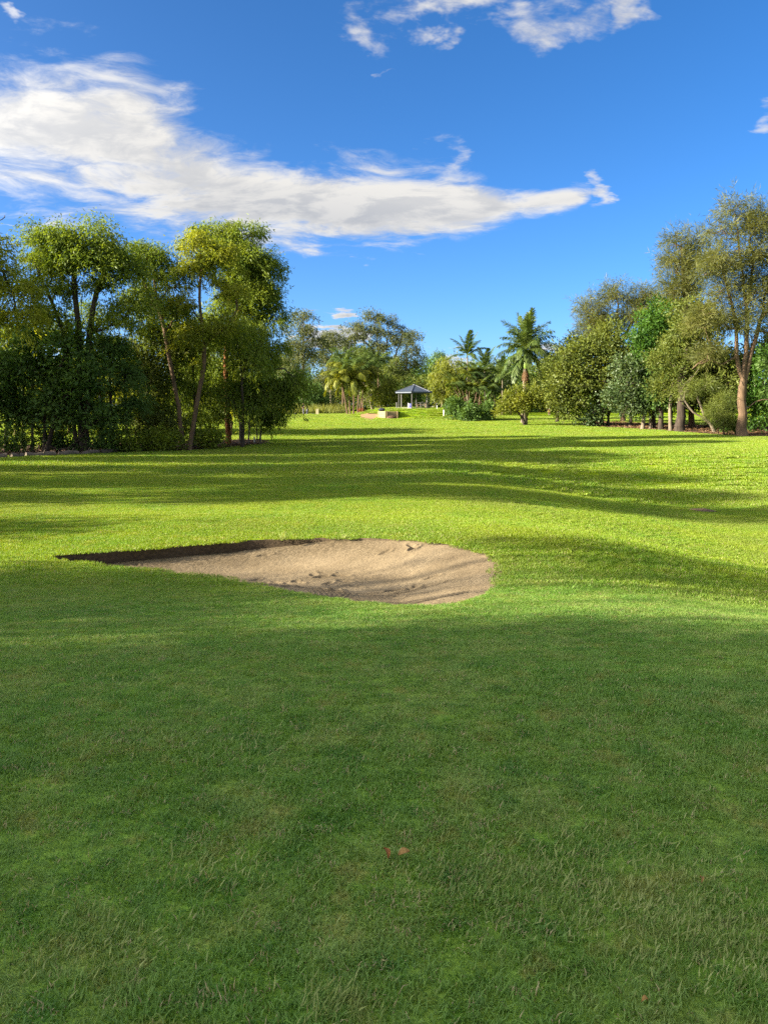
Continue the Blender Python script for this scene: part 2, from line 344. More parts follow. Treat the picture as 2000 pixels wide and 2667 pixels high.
# ------------------------------------------------------------------ terrain
_pd = np.array([-60, -10, 0, 2, 4, 6, 9, 12, 17, 22, 30, 45, 60, 75, 90, 105, 118, 130, 160, 220, 400, 900, 2500], float)
_pz = np.array([0.2, 0.05, 0, -.02, -.14, -.38, -.85, -1.12, -1.30, -1.36, -1.42, -1.45, -1.35, -1.1, -.65, -.1, .40, .55, .62, .8, 1.0, 1.2, 1.3], float)
_dd = np.concatenate([np.arange(-60, 260, 0.5), [300, 400, 900, 2500]])
_zz = np.interp(_dd, _pd, _pz)
_n = len(np.arange(-60, 260, 0.5)); _k = np.exp(-0.5*(np.arange(-6, 7)/2.6)**2); _k /= _k.sum()
_zz[:_n] = np.convolve(np.pad(_zz[:_n], 6, mode='edge'), _k, 'valid')
def Hbase(x, y):
    x = np.asarray(x, float); y = np.asarray(y, float)
    z = np.interp(y, _dd, _zz)
    t = sstep(5, 12, y)*(1 - sstep(34, 56, y))
    z = z - t*1.30*sstep(1.5, 14, x)                                     # falls to the drain on the right
    z = z + t*0.35*sstep(2, 22, -x)                                      # rises a little to the left
    z = z + 0.34*np.exp(-((x - 2.6)/3.4)**2 - ((y - 15.8)/2.9)**2)       # shoulder behind the bunker
    z = z + 0.20*np.exp(-((x + 4.0)/4.5)**2 - ((y - 18.6)/2.3)**2)
    z = z - 0.35*sstep(10, 28, x)*sstep(95, 118, y)*(1 - sstep(180, 260, y))
    mx, my = 5.8, 115.0                                                  # the bank the shelter stands on
    z = z + 1.15*(1 - sstep(0.40, 1.0, np.sqrt(((x - mx)/11.5)**2 + ((y - my)/9.0)**2)))
    z = z + 0.10*(fbm(x/9.0 + 5, y/9.0 + 3, 3) - .44)*sstep(14, 30, y) + 0.035*(fbm(x/1.3, y/1.3, 3) - .44)
    return z
H = Hbase
def G(px, py, dmin=1.0, dmax=260.0):
    r = px_dir(px, py); r = r/r[1]; ds = np.concatenate([np.arange(dmin, 30, .05), np.arange(30, dmax, .25)])
    diff = EYE + r[2]*ds - H(r[0]*ds, ds); i = np.argmax(diff < 0)
    d = ds[i] if diff[i] < 0 else dmax
    return np.array([r[0]*d, d, float(H(r[0]*d, d))])
def ground_at(px, d):
    x = (px_dir(px, HOR)[0]/px_dir(px, HOR)[1])*d; return np.array([x, d, float(H(x, d))])

# bunker outline: traced on the turf, then laid on the terrain
_bp = [(98, 1455), (150, 1446), (250, 1438), (350, 1430), (470, 1420), (600, 1410), (720, 1404), (850, 1401), (960, 1402), (1050, 1406), (1130, 1413), (1200, 1424), (1260, 1440),
       (1300, 1460), (1309, 1478), (1306, 1502), (1292, 1526), (1258, 1550), (1205, 1566), (1150, 1576), (1060, 1577), (960, 1570), (850, 1556), (760, 1541), (680, 1526), (560, 1506), (480, 1497), (350, 1484), (250, 1475), (170, 1465)]
_b3 = np.array([G(*p)[:2] for p in _bp])
def closed_spline(p, n):
    out = []; L = len(p)
    for i in range(L):
        a, b, c, d = p[i-1], p[i], p[(i+1) % L], p[(i+2) % L]
        for t in np.linspace(0, 1, n, endpoint=False):
            out.append(0.5*((2*b) + (c-a)*t + (2*a-5*b+4*c-d)*t*t + (-a+3*b-3*c+d)*t**3))
    return np.array(out)
BUNK = closed_spline(_b3, 6)
BUNK = BUNK + 0.06*np.stack([fbm(np.arange(len(BUNK))*.9, np.zeros(len(BUNK)), 2) - .37, fbm(np.arange(len(BUNK))*.9, np.ones(len(BUNK))*7, 2) - .37], 1)
def poly_sd(pts, poly):
    """signed distance (inside negative) and nearest boundary point"""
    pts = np.asarray(pts, float); best = np.full(len(pts), 1e9); near = np.zeros_like(pts); ins = np.zeros(len(pts), bool)
    for i in range(len(poly)):
        a, b = poly[i-1], poly[i]; ab = b - a; t = np.clip(((pts - a) @ ab)/max(ab @ ab, 1e-12), 0, 1)
        q = a + t[:, None]*ab; dd = np.hypot(*(pts - q).T); k = dd < best; best[k] = dd[k]; near[k] = q[k]
        if a[1] != b[1]:
            c = ((a[1] > pts[:, 1]) != (b[1] > pts[:, 1])) & (pts[:, 0] < (b[0]-a[0])*(pts[:, 1]-a[1])/(b[1]-a[1]) + a[0]); ins ^= c
    return np.where(ins, -best, best), near
def rect_sd(pts, poly, pad=1.5):
    pts = np.asarray(pts, float); sd = np.full(len(pts), 99.0); lo, hi = poly.min(0) - pad, poly.max(0) + pad
    k = np.all((pts > lo) & (pts < hi), axis=1)
    if k.any(): sd[k] = poly_sd(pts[k], poly)[0]
    return sd
bx0, by0 = BUNK.min(0); bx1, by1 = BUNK.max(0)

def build_ground():
    def axis(f0, f1, fine, lo, hi, grow, cap):
        a = list(np.arange(f0, f1 + 1e-6, fine)); s = fine; v = a[-1]
        while v < hi: s = min(s*grow, cap(v)); v += s; a.append(v)
        s = fine; v = a[0]; b = []
        while v > lo: s = min(s*grow, cap(v)); v -= s; b.append(v)
        return np.array(b[::-1] + a)
    cap = lambda v: 1.5 if abs(v) < 150 else 120
    xs = axis(bx0 - .4, bx1 + .4, .09, -900, 900, 1.12, cap); ys = axis(by0 - .4, by1 + .4, .09, -60, 2000, 1.12, cap)
    X, Y = np.meshgrid(xs, ys); p = np.stack([X.ravel(), Y.ravel()], 1); nx = len(xs)
    sd = rect_sd(p, BUNK); k = np.abs(sd) < .062
    _, near = poly_sd(p[k], BUNK); p[k] = near; inside = (sd < 0) | k
    V = np.column_stack([p, H(p[:, 0], p[:, 1])])
    i = np.arange(len(ys)-1)[:, None]*nx + np.arange(nx-1)[None]; q = np.stack([i, i+1, i+1+nx, i+nx], -1).reshape(-1, 4)
    q = q[~inside[q].all(1)]
    o = link('ground', mesh_np('ground', V, q), M_GROUND, smooth=True); tag(o, kind='structure')
    # cut turf face of the bunker edge
    n = len(BUNK); z = H(BUNK[:, 0], BUNK[:, 1]); c = BUNK.mean(0); outw = nrm(BUNK - c)
    V = np.concatenate([np.column_stack([BUNK, z - .004]), np.column_stack([BUNK - outw*.01, z - .09]), np.column_stack([BUNK + outw*.05, z - .5])])
    a = np.arange(n); b = (a+1) % n
    q = np.concatenate([np.stack([a, b, b+n, a+n], 1), np.stack([a+n, b+n, b+2*n, a+2*n], 1)])
    tag(link('bunker_edge', mesh_np('bunker_edge', V, q), M_SOIL), kind='structure')
    # sand
    st = .022; xs = np.arange(bx0 - .06, bx1 + .06, st); ys = np.arange(by0 - .06, by1 + .06, st); X, Y = np.meshgrid(xs, ys); p = np.stack([X.ravel(), Y.ravel()], 1)
    sd, _ = poly_sd(p, BUNK); x, y = p.T; dist = np.maximum(-sd, 0)
    wl = sstep(-.8, -3.6, x); front = np.zeros(len(p)); ymid = np.interp(x, [bx0, -2, 0, bx1], [BUNK[0][1], 12.4, 11.6, 11.2]); front = sstep(.8, -.8, y - ymid)
    edge = .03 + .22*wl*(1-front) + .035*front + .05*np.exp(-((x+1.5)/1.2)**2)*(1-front)
    z = H(x, y) - edge - .22*sstep(0, 1.7, dist)*(1 - .3*front)*(1 - .45*wl)
    z += .05*(fbm(x*1.1, y*1.1, 3) - .44) + .018*(fbm(x*7, y*7, 3) - .44) + .010*(fbm(x*19, y*19, 2) - .37)
    for (cx, cy, R, a0, a1, ww) in ((*G(690, 1530)[:2], .95, -.5, 1.25, .42), (*G(1120, 1550)[:2], 1.05, -.3, 1.3, .5)):
        r = np.hypot(x - cx, y - cy); an = np.arctan2(y - cy, x - cx); mk = sstep(ww, ww*.6, np.abs(r - R))*sstep(a0, a0+.3, an)*sstep(a1, a1-.3, an)
        z += mk*.013*np.sin(2*math.pi*r/.078)
    z += .009*np.sin(2*math.pi*(x*.55 + y)/.09 + 3*fbm(x, y, 2))*sstep(.45, .6, fbm(x*.9 + 9, y*.9, 2))
    R = np.random.default_rng(11); dent = np.zeros(len(p))
    for k in range(46):
        fx, fy = (R.normal(-1.3, 1.0), R.normal(12.6, .75)) if k < 32 else (R.uniform(bx0+1, bx1), R.uniform(by0, by1))
        a = R.uniform(0, math.pi); u = (x-fx)*math.cos(a) + (y-fy)*math.sin(a); v = -(x-fx)*math.sin(a) + (y-fy)*math.cos(a)
        q = (u/.135)**2 + (v/.06)**2; s = R.uniform(.025, .05); dent += -s*np.exp(-q**2) + .5*s*np.exp(-((np.sqrt(q) - 1.45)/.3)**2)
    z += np.clip(dent, -.05, .03)
    for k in range(5):
        fx, fy = R.uniform(-1.5, 1.0), R.uniform(10.4, 12.5); a = R.uniform(.15, .6); L = R.uniform(.5, 1.1); u = (x-fx)*math.cos(a) + (y-fy)*math.sin(a); v = -(x-fx)*math.sin(a) + (y-fy)*math.cos(a) + .06*u*u
        m = sstep(L, L*.7, np.abs(u)); z += m*(-.028*np.exp(-(v/.03)**2) + .014*np.exp(-((v-.06)/.03)**2))
    nx = len(xs); i = np.arange(len(ys)-1)[:, None]*nx + np.arange(nx-1)[None]; q = np.stack([i, i+1, i+1+nx, i+nx], -1).reshape(-1, 4)
    q = q[(sd[q] < .05).any(1)]; used = np.unique(q); mp = np.zeros(len(p), int); mp[used] = np.arange(len(used))
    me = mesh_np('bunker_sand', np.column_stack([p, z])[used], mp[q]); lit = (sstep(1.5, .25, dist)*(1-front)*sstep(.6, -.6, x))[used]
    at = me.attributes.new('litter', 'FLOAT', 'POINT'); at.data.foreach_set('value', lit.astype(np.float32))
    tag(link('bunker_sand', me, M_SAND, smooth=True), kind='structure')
build_ground()

# mulch beds under the groves, dirt patch by the retaining wall
def patch(name, px_poly, mat, lift, n=7, amp=.25, grid=.6):
    pl = closed_spline(np.array([G(*p)[:2] for p in px_poly]), n); k = np.arange(len(pl)); pl = pl + amp*np.stack([fbm(k*.6, k*0.0, 2) - .37, fbm(k*.6, k*0 + 9.0, 2) - .37], 1)
    lo, hi = pl.min(0), pl.max(0); xs = np.arange(lo[0], hi[0] + grid, grid); ys = np.arange(lo[1], hi[1] + grid, grid); X, Y = np.meshgrid(xs, ys); p = np.stack([X.ravel(), Y.ravel()], 1)
    sd, near = poly_sd(p, pl); s = (np.abs(sd) < grid*.55) | (sd > 0); ins = sd < 0
    q0 = np.arange(len(ys)-1)[:, None]*len(xs) + np.arange(len(xs)-1)[None]; q = np.stack([q0, q0+1, q0+1+len(xs), q0+len(xs)], -1).reshape(-1, 4); q = q[ins[q].any(1)]
    p2 = np.where(s[:, None], near, p); used = np.unique(q); mp = np.zeros(len(p), int); mp[used] = np.arange(len(used)); p2 = p2[used]
    o = link(name, mesh_np(name, np.column_stack([p2, H(p2[:, 0], p2[:, 1]) + lift]), mp[q]), mat, smooth=True); tag(o, kind='structure'); return pl
BED_L = patch('mulch_bed', [(-500, 1215), (-150, 1198), (0, 1191), (110, 1189), (230, 1184), (330, 1178), (430, 1175), (540, 1172), (600, 1166), (670, 1158), (700, 1150), (660, 1146), (560, 1148), (420, 1152), (250, 1157), (0, 1163), (-500, 1172)], M_MULCH, .05)
BED_R = patch('mulch_bed', [(1505, 1106), (1560, 1112), (1640, 1116), (1700, 1120), (1770, 1125), (1840, 1130), (1920, 1137), (2000, 1138), (2150, 1142), (2150, 1118), (1950, 1114), (1800, 1108), (1650, 1102), (1540, 1100)], M_MULCH, .05)
DIRT = patch('dirt_path', [(938, 1083), (950, 1092), (966, 1097), (972, 1091), (985, 1086), (1003, 1086), (1000, 1081), (975, 1078), (950, 1078)], M_DIRT, .03, amp=.1, grid=.4)

# ------------------------------------------------------------------ grass
def scatter(name, pts, rz, sc, ix, protos, label):
    lib = bpy.data.collections.new(name + '_blades')
    for i, me in enumerate(protos):
        o = bpy.data.objects.new('blade_clump_%02d' % i + name, me); lib.objects.link(o)
    me = mesh_np(name, pts)
    for nm, typ, arr in (('rz', 'FLOAT', rz), ('sc', 'FLOAT', sc), ('ix', 'INT', ix)):
        a = me.attributes.new(nm, typ, 'POINT'); a.data.foreach_set('value', np.asarray(arr, np.float32 if typ == 'FLOAT' else np.int32))
    o = link(name, me, M_GRASS); tag(o, label, 'grass', kind='stuff')
    g = bpy.data.node_groups.new(name, 'GeometryNodeTree')
    g.interface.new_socket('Geometry', in_out='INPUT', socket_type='NodeSocketGeometry'); g.interface.new_socket('Geometry', in_out='OUTPUT', socket_type='NodeSocketGeometry')
    N = g.nodes; gi = N.new('NodeGroupInput'); go = N.new('NodeGroupOutput'); ci = N.new('GeometryNodeCollectionInfo'); ci.inputs[0].default_value = lib
    ci.inputs['Separate Children'].default_value = True; ci.inputs['Reset Children'].default_value = True
    ip = N.new('GeometryNodeInstanceOnPoints'); ip.inputs['Pick Instance'].default_value = True
    def attr(nm, typ):
        n = N.new('GeometryNodeInputNamedAttribute'); n.data_type = typ; n.inputs['Name'].default_value = nm; return n.outputs['Attribute']
    cx = N.new('ShaderNodeCombineXYZ'); g.links.new(attr('rz', 'FLOAT'), cx.inputs[2]); er = N.new('FunctionNodeEulerToRotation'); g.links.new(cx.outputs[0], er.inputs[0])
    g.links.new(gi.outputs[0], ip.inputs['Points']); g.links.new(ci.outputs[0], ip.inputs['Instance']); g.links.new(attr('ix', 'INT'), ip.inputs['Instance Index'])
    g.links.new(er.outputs[0], ip.inputs['Rotation']); g.links.new(attr('sc', 'FLOAT'), ip.inputs['Scale']); g.links.new(ip.outputs[0], go.inputs[0])
    md = o.modifiers.new('scatter', 'NODES'); md.node_group = g
    return o
def blade_clump(R, n, rad, L, Wd, tilt, mat, comb=None):
    """n curved blades on a disc; each blade is a quad and a tip triangle"""
    a = R.uniform(0, 2*math.pi, n); r = rad*np.sqrt(R.random(n)); b = np.stack([r*np.cos(a), r*np.sin(a), np.full(n, -.004)], 1)
    az = R.uniform(0, 2*math.pi, n) if comb is None else R.normal(comb, .9, n)
    t = np.clip(R.normal(tilt, .32, n), .05, 1.45); ln = L*R.uniform(.55, 1.25, n); w = Wd*R.uniform(.7, 1.25, n)
    hd = np.stack([np.cos(az), np.sin(az), np.zeros(n)], 1); side = np.stack([-np.sin(az), np.cos(az), np.zeros(n)], 1)
    tw = R.normal(0, .5, n)[:, None]; side = nrm(side*np.cos(tw) + np.array([0, 0, 1.0])*np.sin(tw))
    d1 = hd*np.sin(t*.6)[:, None] + np.array([0, 0, 1.0])*np.cos(t*.6)[:, None]; t2 = np.minimum(t*1.5, 1.9); d2 = hd*np.sin(t2)[:, None] + np.array([0, 0, 1.0])*np.cos(t2)[:, None]
    m = b + d1*(ln*.5)[:, None]; e = m + d2*(ln*.5)[:, None]; e[:, 2] = np.maximum(e[:, 2], .003); hw = (w/2)[:, None]
    V = np.stack([b - side*hw, b + side*hw, m + side*hw*.85, m - side*hw*.85, e], 1).reshape(-1, 3); k = np.arange(n)*5
    me = mesh_np('blades', V, np.stack([k, k+1, k+2, k+3], 1), np.stack([k+3, k+2, k+4], 1)); me.materials.append(mat); return me
def in_beds(p):
    return (rect_sd(p, BED_L, .3) < .0) | (rect_sd(p, BED_R, .3) < .0) | (rect_sd(p, DIRT, .2) < 0)
def band(d0, d1, sp, R, margin):
    ys = np.arange(d0, d1, sp); out = []
    for y in ys:
        h = y*.5*1.04 + margin; xs = np.arange(-h, h, sp); out.append(np.stack([xs, np.full(len(xs), y)], 1))
    p = np.concatenate(out); p = p + R.uniform(-.55, .55, p.shape)*sp; return p
GRATE = G(1820, 1331)
def grass():
    R = np.random.default_rng(5)
    near = [blade_clump(R, 115, .075, L*.82, .0038, t, M_GRASS, c) for L, t, c in ((.034, .8, None), (.030, .9, None), (.040, .7, 0), (.036, .9, 0), (.032, .6, None), (.045, .8, None), (.030, 1.0, 0), (.038, .75, None))]
    mid = [blade_clump(R, 420, .26, .042, .0085, t, M_GRASS) for t in (.45, .6, .4, .5)]
    far = [blade_clump(R, 1000, 1.0, .075, .030, t, M_GRASS) for t in (.35, .5, .4)]
    def go(name, p, protos, s0, s1, label):
        sd = rect_sd(p, BUNK); p = p[(sd > .012)]; p = p[~in_beds(p)]
        p = p[~((np.abs(p[:, 0]-GRATE[0]) < .52) & (np.abs(p[:, 1]-GRATE[1]) < .52))]
        z = H(p[:, 0], p[:, 1]); big = fbm(p[:, 0]*.8, p[:, 1]*.8, 3); sc = R.uniform(s0, s1, len(p))*(0.8 + .55*big)
        scatter(name, np.column_stack([p, z]), R.uniform(0, 6.28, len(p)), sc, R.integers(0, len(protos), len(p)), protos, label)
        print(name, len(p))
    go('near_turf', band(1.2, 11.2, .072, R, 1.6), near, .75, 1.15, 'short mown grass of the shaded foreground in front of the bunker')
    go('middle_turf', band(11.2, 34, .22, R, 2.5), mid, .8, 1.2, 'short mown grass around and behind the sand bunker')
    go('far_turf', band(34, 128, .95, R, 6), far, .8, 1.2, 'mown fairway grass between the two tree groves')
grass()

# ------------------------------------------------------------------ trees
LEAF_TOTAL = [0]
def leaf_geom(R, c, axis, L, Wd):
    n = len(c); axis = nrm(axis); side = nrm(np.cross(axis, R.normal(0, 1, (n, 3)))); L = L[:, None]; Wd = Wd[:, None]
    bend = nrm(np.cross(axis, side))*R.normal(0, .12, (n, 1))*L
    V = np.stack([c, c + axis*L*.42 + side*Wd*.5 + bend, c + axis*L + bend*.3, c + axis*L*.48 - side*Wd*.5 + bend], 1).reshape(-1, 3)
    return V
def limb_mesh(name, nodes, par, rad, nside):
    ids = np.array([i for i in range(len(nodes)) if par[i] >= 0]); Vs, Qs, off = [], [], 0
    thin = rad[ids] < .045
    for e, ns in ((ids[~thin], nside), (ids[thin], 3)):
        if not len(e): continue
        a = nodes[par[e]]; b = nodes[e]; rb = rad[e]; ra = np.minimum(rad[par[e]], rb*1.6 + .004)
        t = nrm(b - a); b = b + t*(rb*.35)[:, None]; ref = np.where(np.abs(t[:, 2:3]) < .95, np.array([[0.13, 0.05, 1.0]]), np.array([[1.0, 0.1, 0]])); u = nrm(np.cross(t, ref)); v = np.cross(t, u)
        k = np.arange(ns)*2*math.pi/ns; ring = u[:, None]*np.cos(k)[None, :, None] + v[:, None]*np.sin(k)[None, :, None]
        Vs.append(np.concatenate([a[:, None] + ring*ra[:, None, None], b[:, None] + ring*rb[:, None, None]], 1).reshape(-1, 3))
        base = off + np.arange(len(e))[:, None]*2*ns; i = np.arange(ns)[None]; j = (np.arange(ns)+1)[None] % ns
        Qs.append(np.stack([base+i, base+j, base+ns+j, base+ns+i], -1).reshape(-1, 4)); off += len(e)*2*ns
    return mesh_np(name, np.concatenate(Vs), np.concatenate(Qs))
STYLE = {  # leaf length, width, down pull, outward pull, scatter, clump radius factor, clumps only on upper part of a lobe
    'gum':   dict(L=.24, W=.062, down=.8, out=.5, jit=.5, low=-.15, cr=.40),
    'droop': dict(L=.30, W=.060, down=1.5, out=.25, jit=.4, low=-.75, cr=.46),
    'broad': dict(L=.30, W=.150, down=.25, out=.7, jit=.7, low=-.6, cr=.46),
    'cas':   dict(L=.50, W=.036, down=.45, out=.7, jit=.5, low=-.3, cr=.42),
    'bush':  dict(L=.24, W=.085, down=.1, out=.8, jit=.7, low=-.7, cr=.46),
}
def tree(name, label, cat, group, d, trunks, ell, style='gum', leaf=None, bark=None, cover=2.2, sub=1.15, scale=1.0, base_r=.16, seed=None, airy=0.0, depth=1.0, extra=None, gap=0.0, world=False, fill=1.0):
    """trunks: pixel polylines (first point = foot); ell: pixel ellipses (cx, cy, rx, ry[, depth shift in m]) filled with lobes of leaves"""
    R = np.random.default_rng(seed if seed is not None else zlib.crc32((name + str(trunks[0][0])).encode()) % 99991)
    S = STYLE[style]; leaf = leaf or L_GUM; bark = bark or M_BARK_D
    pt = (lambda x, y, dd=0.0: np.array([x, d + dd, y], float)) if world else (lambda x, y, dd=0.0: P(x, y, d + dd))
    mpp = 1.0 if world else d/F0
    nodes, par = [], []
    for tr in trunks:
        p = [pt(*q[:2], (q[2] if len(q) > 2 else 0.0)) for q in tr]
        free = len(tr[0]) > 3
        if not free: p[0][2] = float(H(p[0][0], p[0][1])) - .15
        prev = -1
        if free: prev = int(np.argmin(np.linalg.norm(np.array(nodes) - p[0], axis=1))); p[0] = nodes[prev]
        for i in range(len(p)):
            seg = 1 if i == 0 else max(2, int(np.linalg.norm(p[i]-p[i-1])/.9))
            for k in range(seg):
                if i == 0:
                    if free: continue
                    q = p[0]
                else:
                    t = (k+1)/seg; a, b = p[i-1], p[i]; z = p[max(i-2, 0)]; c = p[min(i+1, len(p)-1)]
                    q = .5*((2*a) + (b-z)*t + (2*z-5*a+4*b-c)*t*t + (-z+3*a-3*b+c)*t**3) + R.normal(0, .03*base_r/.16, 3)*(1 if t < 1 else .5)
                nodes.append(q); par.append(prev); prev = len(nodes)-1
    ntr = len(nodes); lobes = []
    lr = sub*scale
    area = 0
    for e in ell:
        cx, cy, rx, ry = e[:4]; dd = e[4] if len(e) > 4 else 0.0; c = pt(cx, cy, dd); a, b = rx*mpp, ry*mpp; dp = depth*(.5*(a+b)); area += math.pi*a*b
        vol = a*b*dp; n = max(2, int(round(1.5*vol/lr**3*.72 + 1.2*a*b/lr**2*.75))); n = min(int(n*fill), 70)
        for k in range(n):
            v = R.normal(0, 1, 3); v /= np.linalg.norm(v); rr = R.uniform(.15, 1)**.45
            r = lr*R.uniform(.5, 1.35); s = np.array([max(a - r*.6, a*.25), max(dp - r*.6, dp*.25), max(b - r*.5, b*.25)]); lobes.append((c + v*s*rr, r))
    # limbs: each lobe is reached from the nearest wood below it
    order = sorted(range(len(lobes)), key=lambda i: min(np.linalg.norm(np.array(nodes[:ntr]) - lobes[i][0], axis=1)))
    tips = []
    for i in order:
        c, r = lobes[i]; N = np.array(nodes); h = N[:, 2]; dz = c[2] - h; hor = np.hypot(N[:, 0]-c[0], N[:, 1]-c[1])
        cost = np.linalg.norm(N - c, axis=1) + np.maximum(0, .45*hor - dz)*1.2; j = int(np.argmin(cost)); a = N[j]; L = np.linalg.norm(c - a); seg = max(2, int(L/.8)); prev = j; n2 = R.normal(0, .12*L, 3)
        for k in range(1, seg+1):
            t = k/seg; q = a + (c - a)*t + n2*math.sin(math.pi*t)*.5 + np.array([0, 0, -.10*L])*math.sin(math.pi*t)
            nodes.append(q); par.append(prev); prev = len(nodes)-1
        tips.append((i, prev))
    # leaves
    sc = scale; L0, W0_ = S['L']*sc, S['W']*sc
    nl = int(cover*area/(L0*W0_*.5)*1.8); nl = min(nl, 90000)
    wts = np.array([r*r for _, r in lobes]); wts = wts/wts.sum()
    C, A, nd = [], [], []
    for i, prev in tips:
        c, r = lobes[i]; m = max(6, int(nl*wts[i])); ncl = max(5, int(round(15*R.uniform(.8, 1.2)))); cr = r*S['cr']
        v = R.normal(0, 1, (ncl*3, 3)); v = nrm(v); v = v[v[:, 2] > S['low']][:ncl]; ncl = len(v); rad = r*R.uniform(.5, 1.0, (ncl, 1))**.5; cc = c + v*rad*np.array([1, 1, .8])
        if airy: keep = R.random(ncl) > airy; keep[0] = True; cc = cc[keep]; v = v[keep]; ncl = len(cc)
        for k in range(min(ncl, 5)):
            nodes.append(.55*cc[k] + .45*c + R.normal(0, .05*r, 3)); par.append(prev); nodes.append(cc[k]); par.append(len(nodes)-2)
        w = R.integers(0, ncl, m); off = R.normal(0, 1, (m, 3))*np.array([1, 1, .75])*cr*R.uniform(.6, 1.3, (ncl, 1))[w]*.62; p = cc[w] + off
        ax = S['out']*nrm(.6*v[w] + nrm(off + 1e-6)) + R.normal(0, S['jit'], (m, 3)) + np.array([0, 0, -S['down']]); C.append(p); A.append(ax)
        ms = int(m*.28); ns = 9; dv = nrm(R.normal(0, 1, (ns, 3)) + np.array([0, 0, -.1 if style in ('gum', 'droop') else .25])); st = c + dv*r*.8; ln = r*R.uniform(.5, 1.15, (ns, 1))
        sd_ = nrm(dv*np.array([1, 1, .6]) + (np.array([0, 0, -1.0]) if style in ('gum', 'droop') else np.array([0, 0, .35])) + R.normal(0, .3, (ns, 3))); w = R.integers(0, ns, ms); t = R.random((ms, 1)); C.append(st[w] + sd_[w]*ln[w]*t + R.normal(0, .07*r, (ms, 3))); A.append(sd_[w] + R.normal(0, .45, (ms, 3)))
    C = np.concatenate(C); A = np.concatenate(A); n = len(C); LEAF_TOTAL[0] += n
    V = leaf_geom(R, C, A, L0*R.uniform(.5, 1.45, n), W0_*R.uniform(.65, 1.4, n))
    foot = nodes[0].copy(); foot[2] = float(H(foot[0], foot[1]))
    root = empty(name, foot); tag(root, label, cat, group)
    me = mesh_np(name + '_crown', V - foot, np.arange(4*n).reshape(-1, 4)); link('crown', me, leaf, root)
    # wood thickness: pipe model
    N = np.array(nodes); par = np.array(par); cnt = np.zeros(len(N)); haskid = np.zeros(len(N), bool); haskid[par[par >= 0]] = True; cnt[~haskid] = 1
    for i in range(len(N)-1, -1, -1):
        if par[i] >= 0: cnt[par[i]] += cnt[i]
    tot = max(cnt[par < 0].max(), 1); rad = base_r*(cnt/tot)**.58; rad = np.maximum(rad, .011*scale)
    hh = N[:, 2] - foot[2]; rad[:ntr] = np.maximum(rad[:ntr], base_r*.12); rad[:ntr] *= 1 + .45*np.exp(-np.maximum(hh[:ntr], 0)/(base_r*2.5))
    if gap: k = np.arange(len(N)); 
    me = limb_mesh(name + '_wood', N - foot, par, rad, 8); link('trunk', me, bark, root, smooth=True)
    return root
def copy_tree(o, loc, rz, s, label=None):
    c = o.copy(); COL.objects.link(c); c.location = loc; c.rotation_euler = (0, 0, rz); c.scale = (s, s, s)
    if label: c['label'] = label
    for ch in o.children:
        k = ch.copy(); COL.objects.link(k); k.parent = c
    return c

GL = 'trees of the left grove'; GR = 'trees of the right grove'; GB = 'gum trees behind the tee'
dA = G(212, 1181)[1]; dB = G(480, 1173)[1]; dD = G(594, 1160)[1]; print('depths', dA, dB, dD)
tree('gum_tree', 'broad domed gum tree with dark multiple stems, second from the left edge', 'tree', GL, dA,
     [[(212, 1181), (208, 1000), (206, 880), (198, 780), (185, 680)], [(224, 1181), (229, 1000), (236, 860), (252, 760), (285, 690)], [(198, 1183), (190, 1050), (172, 900), (138, 790), (100, 720)], [(206, 880, 0, 1), (215, 780), (225, 690)]],
     [(185, 632, 125, 42), (110, 680, 72, 62), (285, 668, 70, 66), (195, 690, 110, 50), (325, 730, 38, 62), (75, 740, 45, 45), (270, 750, 60, 36), (150, 770, 55, 30), (340, 800, 26, 36), (120, 830, 40, 30), (300, 850, 40, 40), (215, 860, 40, 36)], 'gum', L_GUM, M_BARK_D, 2.0, base_r=.19, airy=.12, fill=1.25)
tree('gum_tree', 'slender gum tree leaning left from the twin foot with small high crown', 'tree', GL, dB,
     [[(478, 1174), (466, 1060), (448, 960), (430, 860), (412, 790), (400, 720)], [(420, 820, 0, 1), (385, 760), (362, 700)], [(414, 800, 0, 1), (440, 750), (455, 710)]],
     [(398, 672, 62, 42), (358, 668, 34, 28), (432, 700, 40, 38), (468, 735, 36, 50), (410, 725, 40, 26), (455, 830, 36, 40), (370, 790, 26, 30)], 'gum', L_GUM, M_BARK_B, 1.8, base_r=.14, airy=.2, fill=1.3)
tree('gum_tree', 'gum tree with crooked trunk and rounded sunlit yellow green lobes, right of the twin foot', 'tree', GL, dB - .6,
     [[(492, 1174), (510, 1080), (528, 980), (532, 905), (526, 840), (520, 780), (524, 710)], [(536, 905, 0, 1), (560, 872), (598, 842), (618, 800), (610, 740)], [(522, 840, 0, 1), (500, 800), (490, 750)]],
     [(515, 650, 38, 40), (590, 680, 42, 34), (508, 702, 34, 28), (560, 745, 52, 36), (620, 760, 40, 36), (540, 700, 40, 36), (480, 800, 30, 36), (580, 860, 36, 26), (500, 890, 24, 36)], 'gum', L_GUMY, M_BARK_B, 2.2, base_r=.15, fill=1.2)
tree('gum_tree', 'tallest gum tree of the left grove with orange lit trunk and dense high crown', 'tree', GL, dD + 1,
     [[(594, 1160), (592, 1050), (588, 950), (592, 850), (596, 750), (585, 650)], [(590, 900, 0, 1), (620, 820), (650, 740), (670, 680)]],
     [(545, 618, 58, 40), (602, 612, 56, 40), (640, 612, 36, 46), (600, 680, 80, 50), (655, 690, 56, 62), (700, 760, 36, 62), (650, 790, 70, 60), (712, 820, 28, 46), (580, 800, 50, 40), (690, 690, 36, 50), (560, 660, 50, 40), (640, 740, 60, 40)], 'gum', L_GUM, M_BARK_O, 2.2, base_r=.2, fill=1.2)
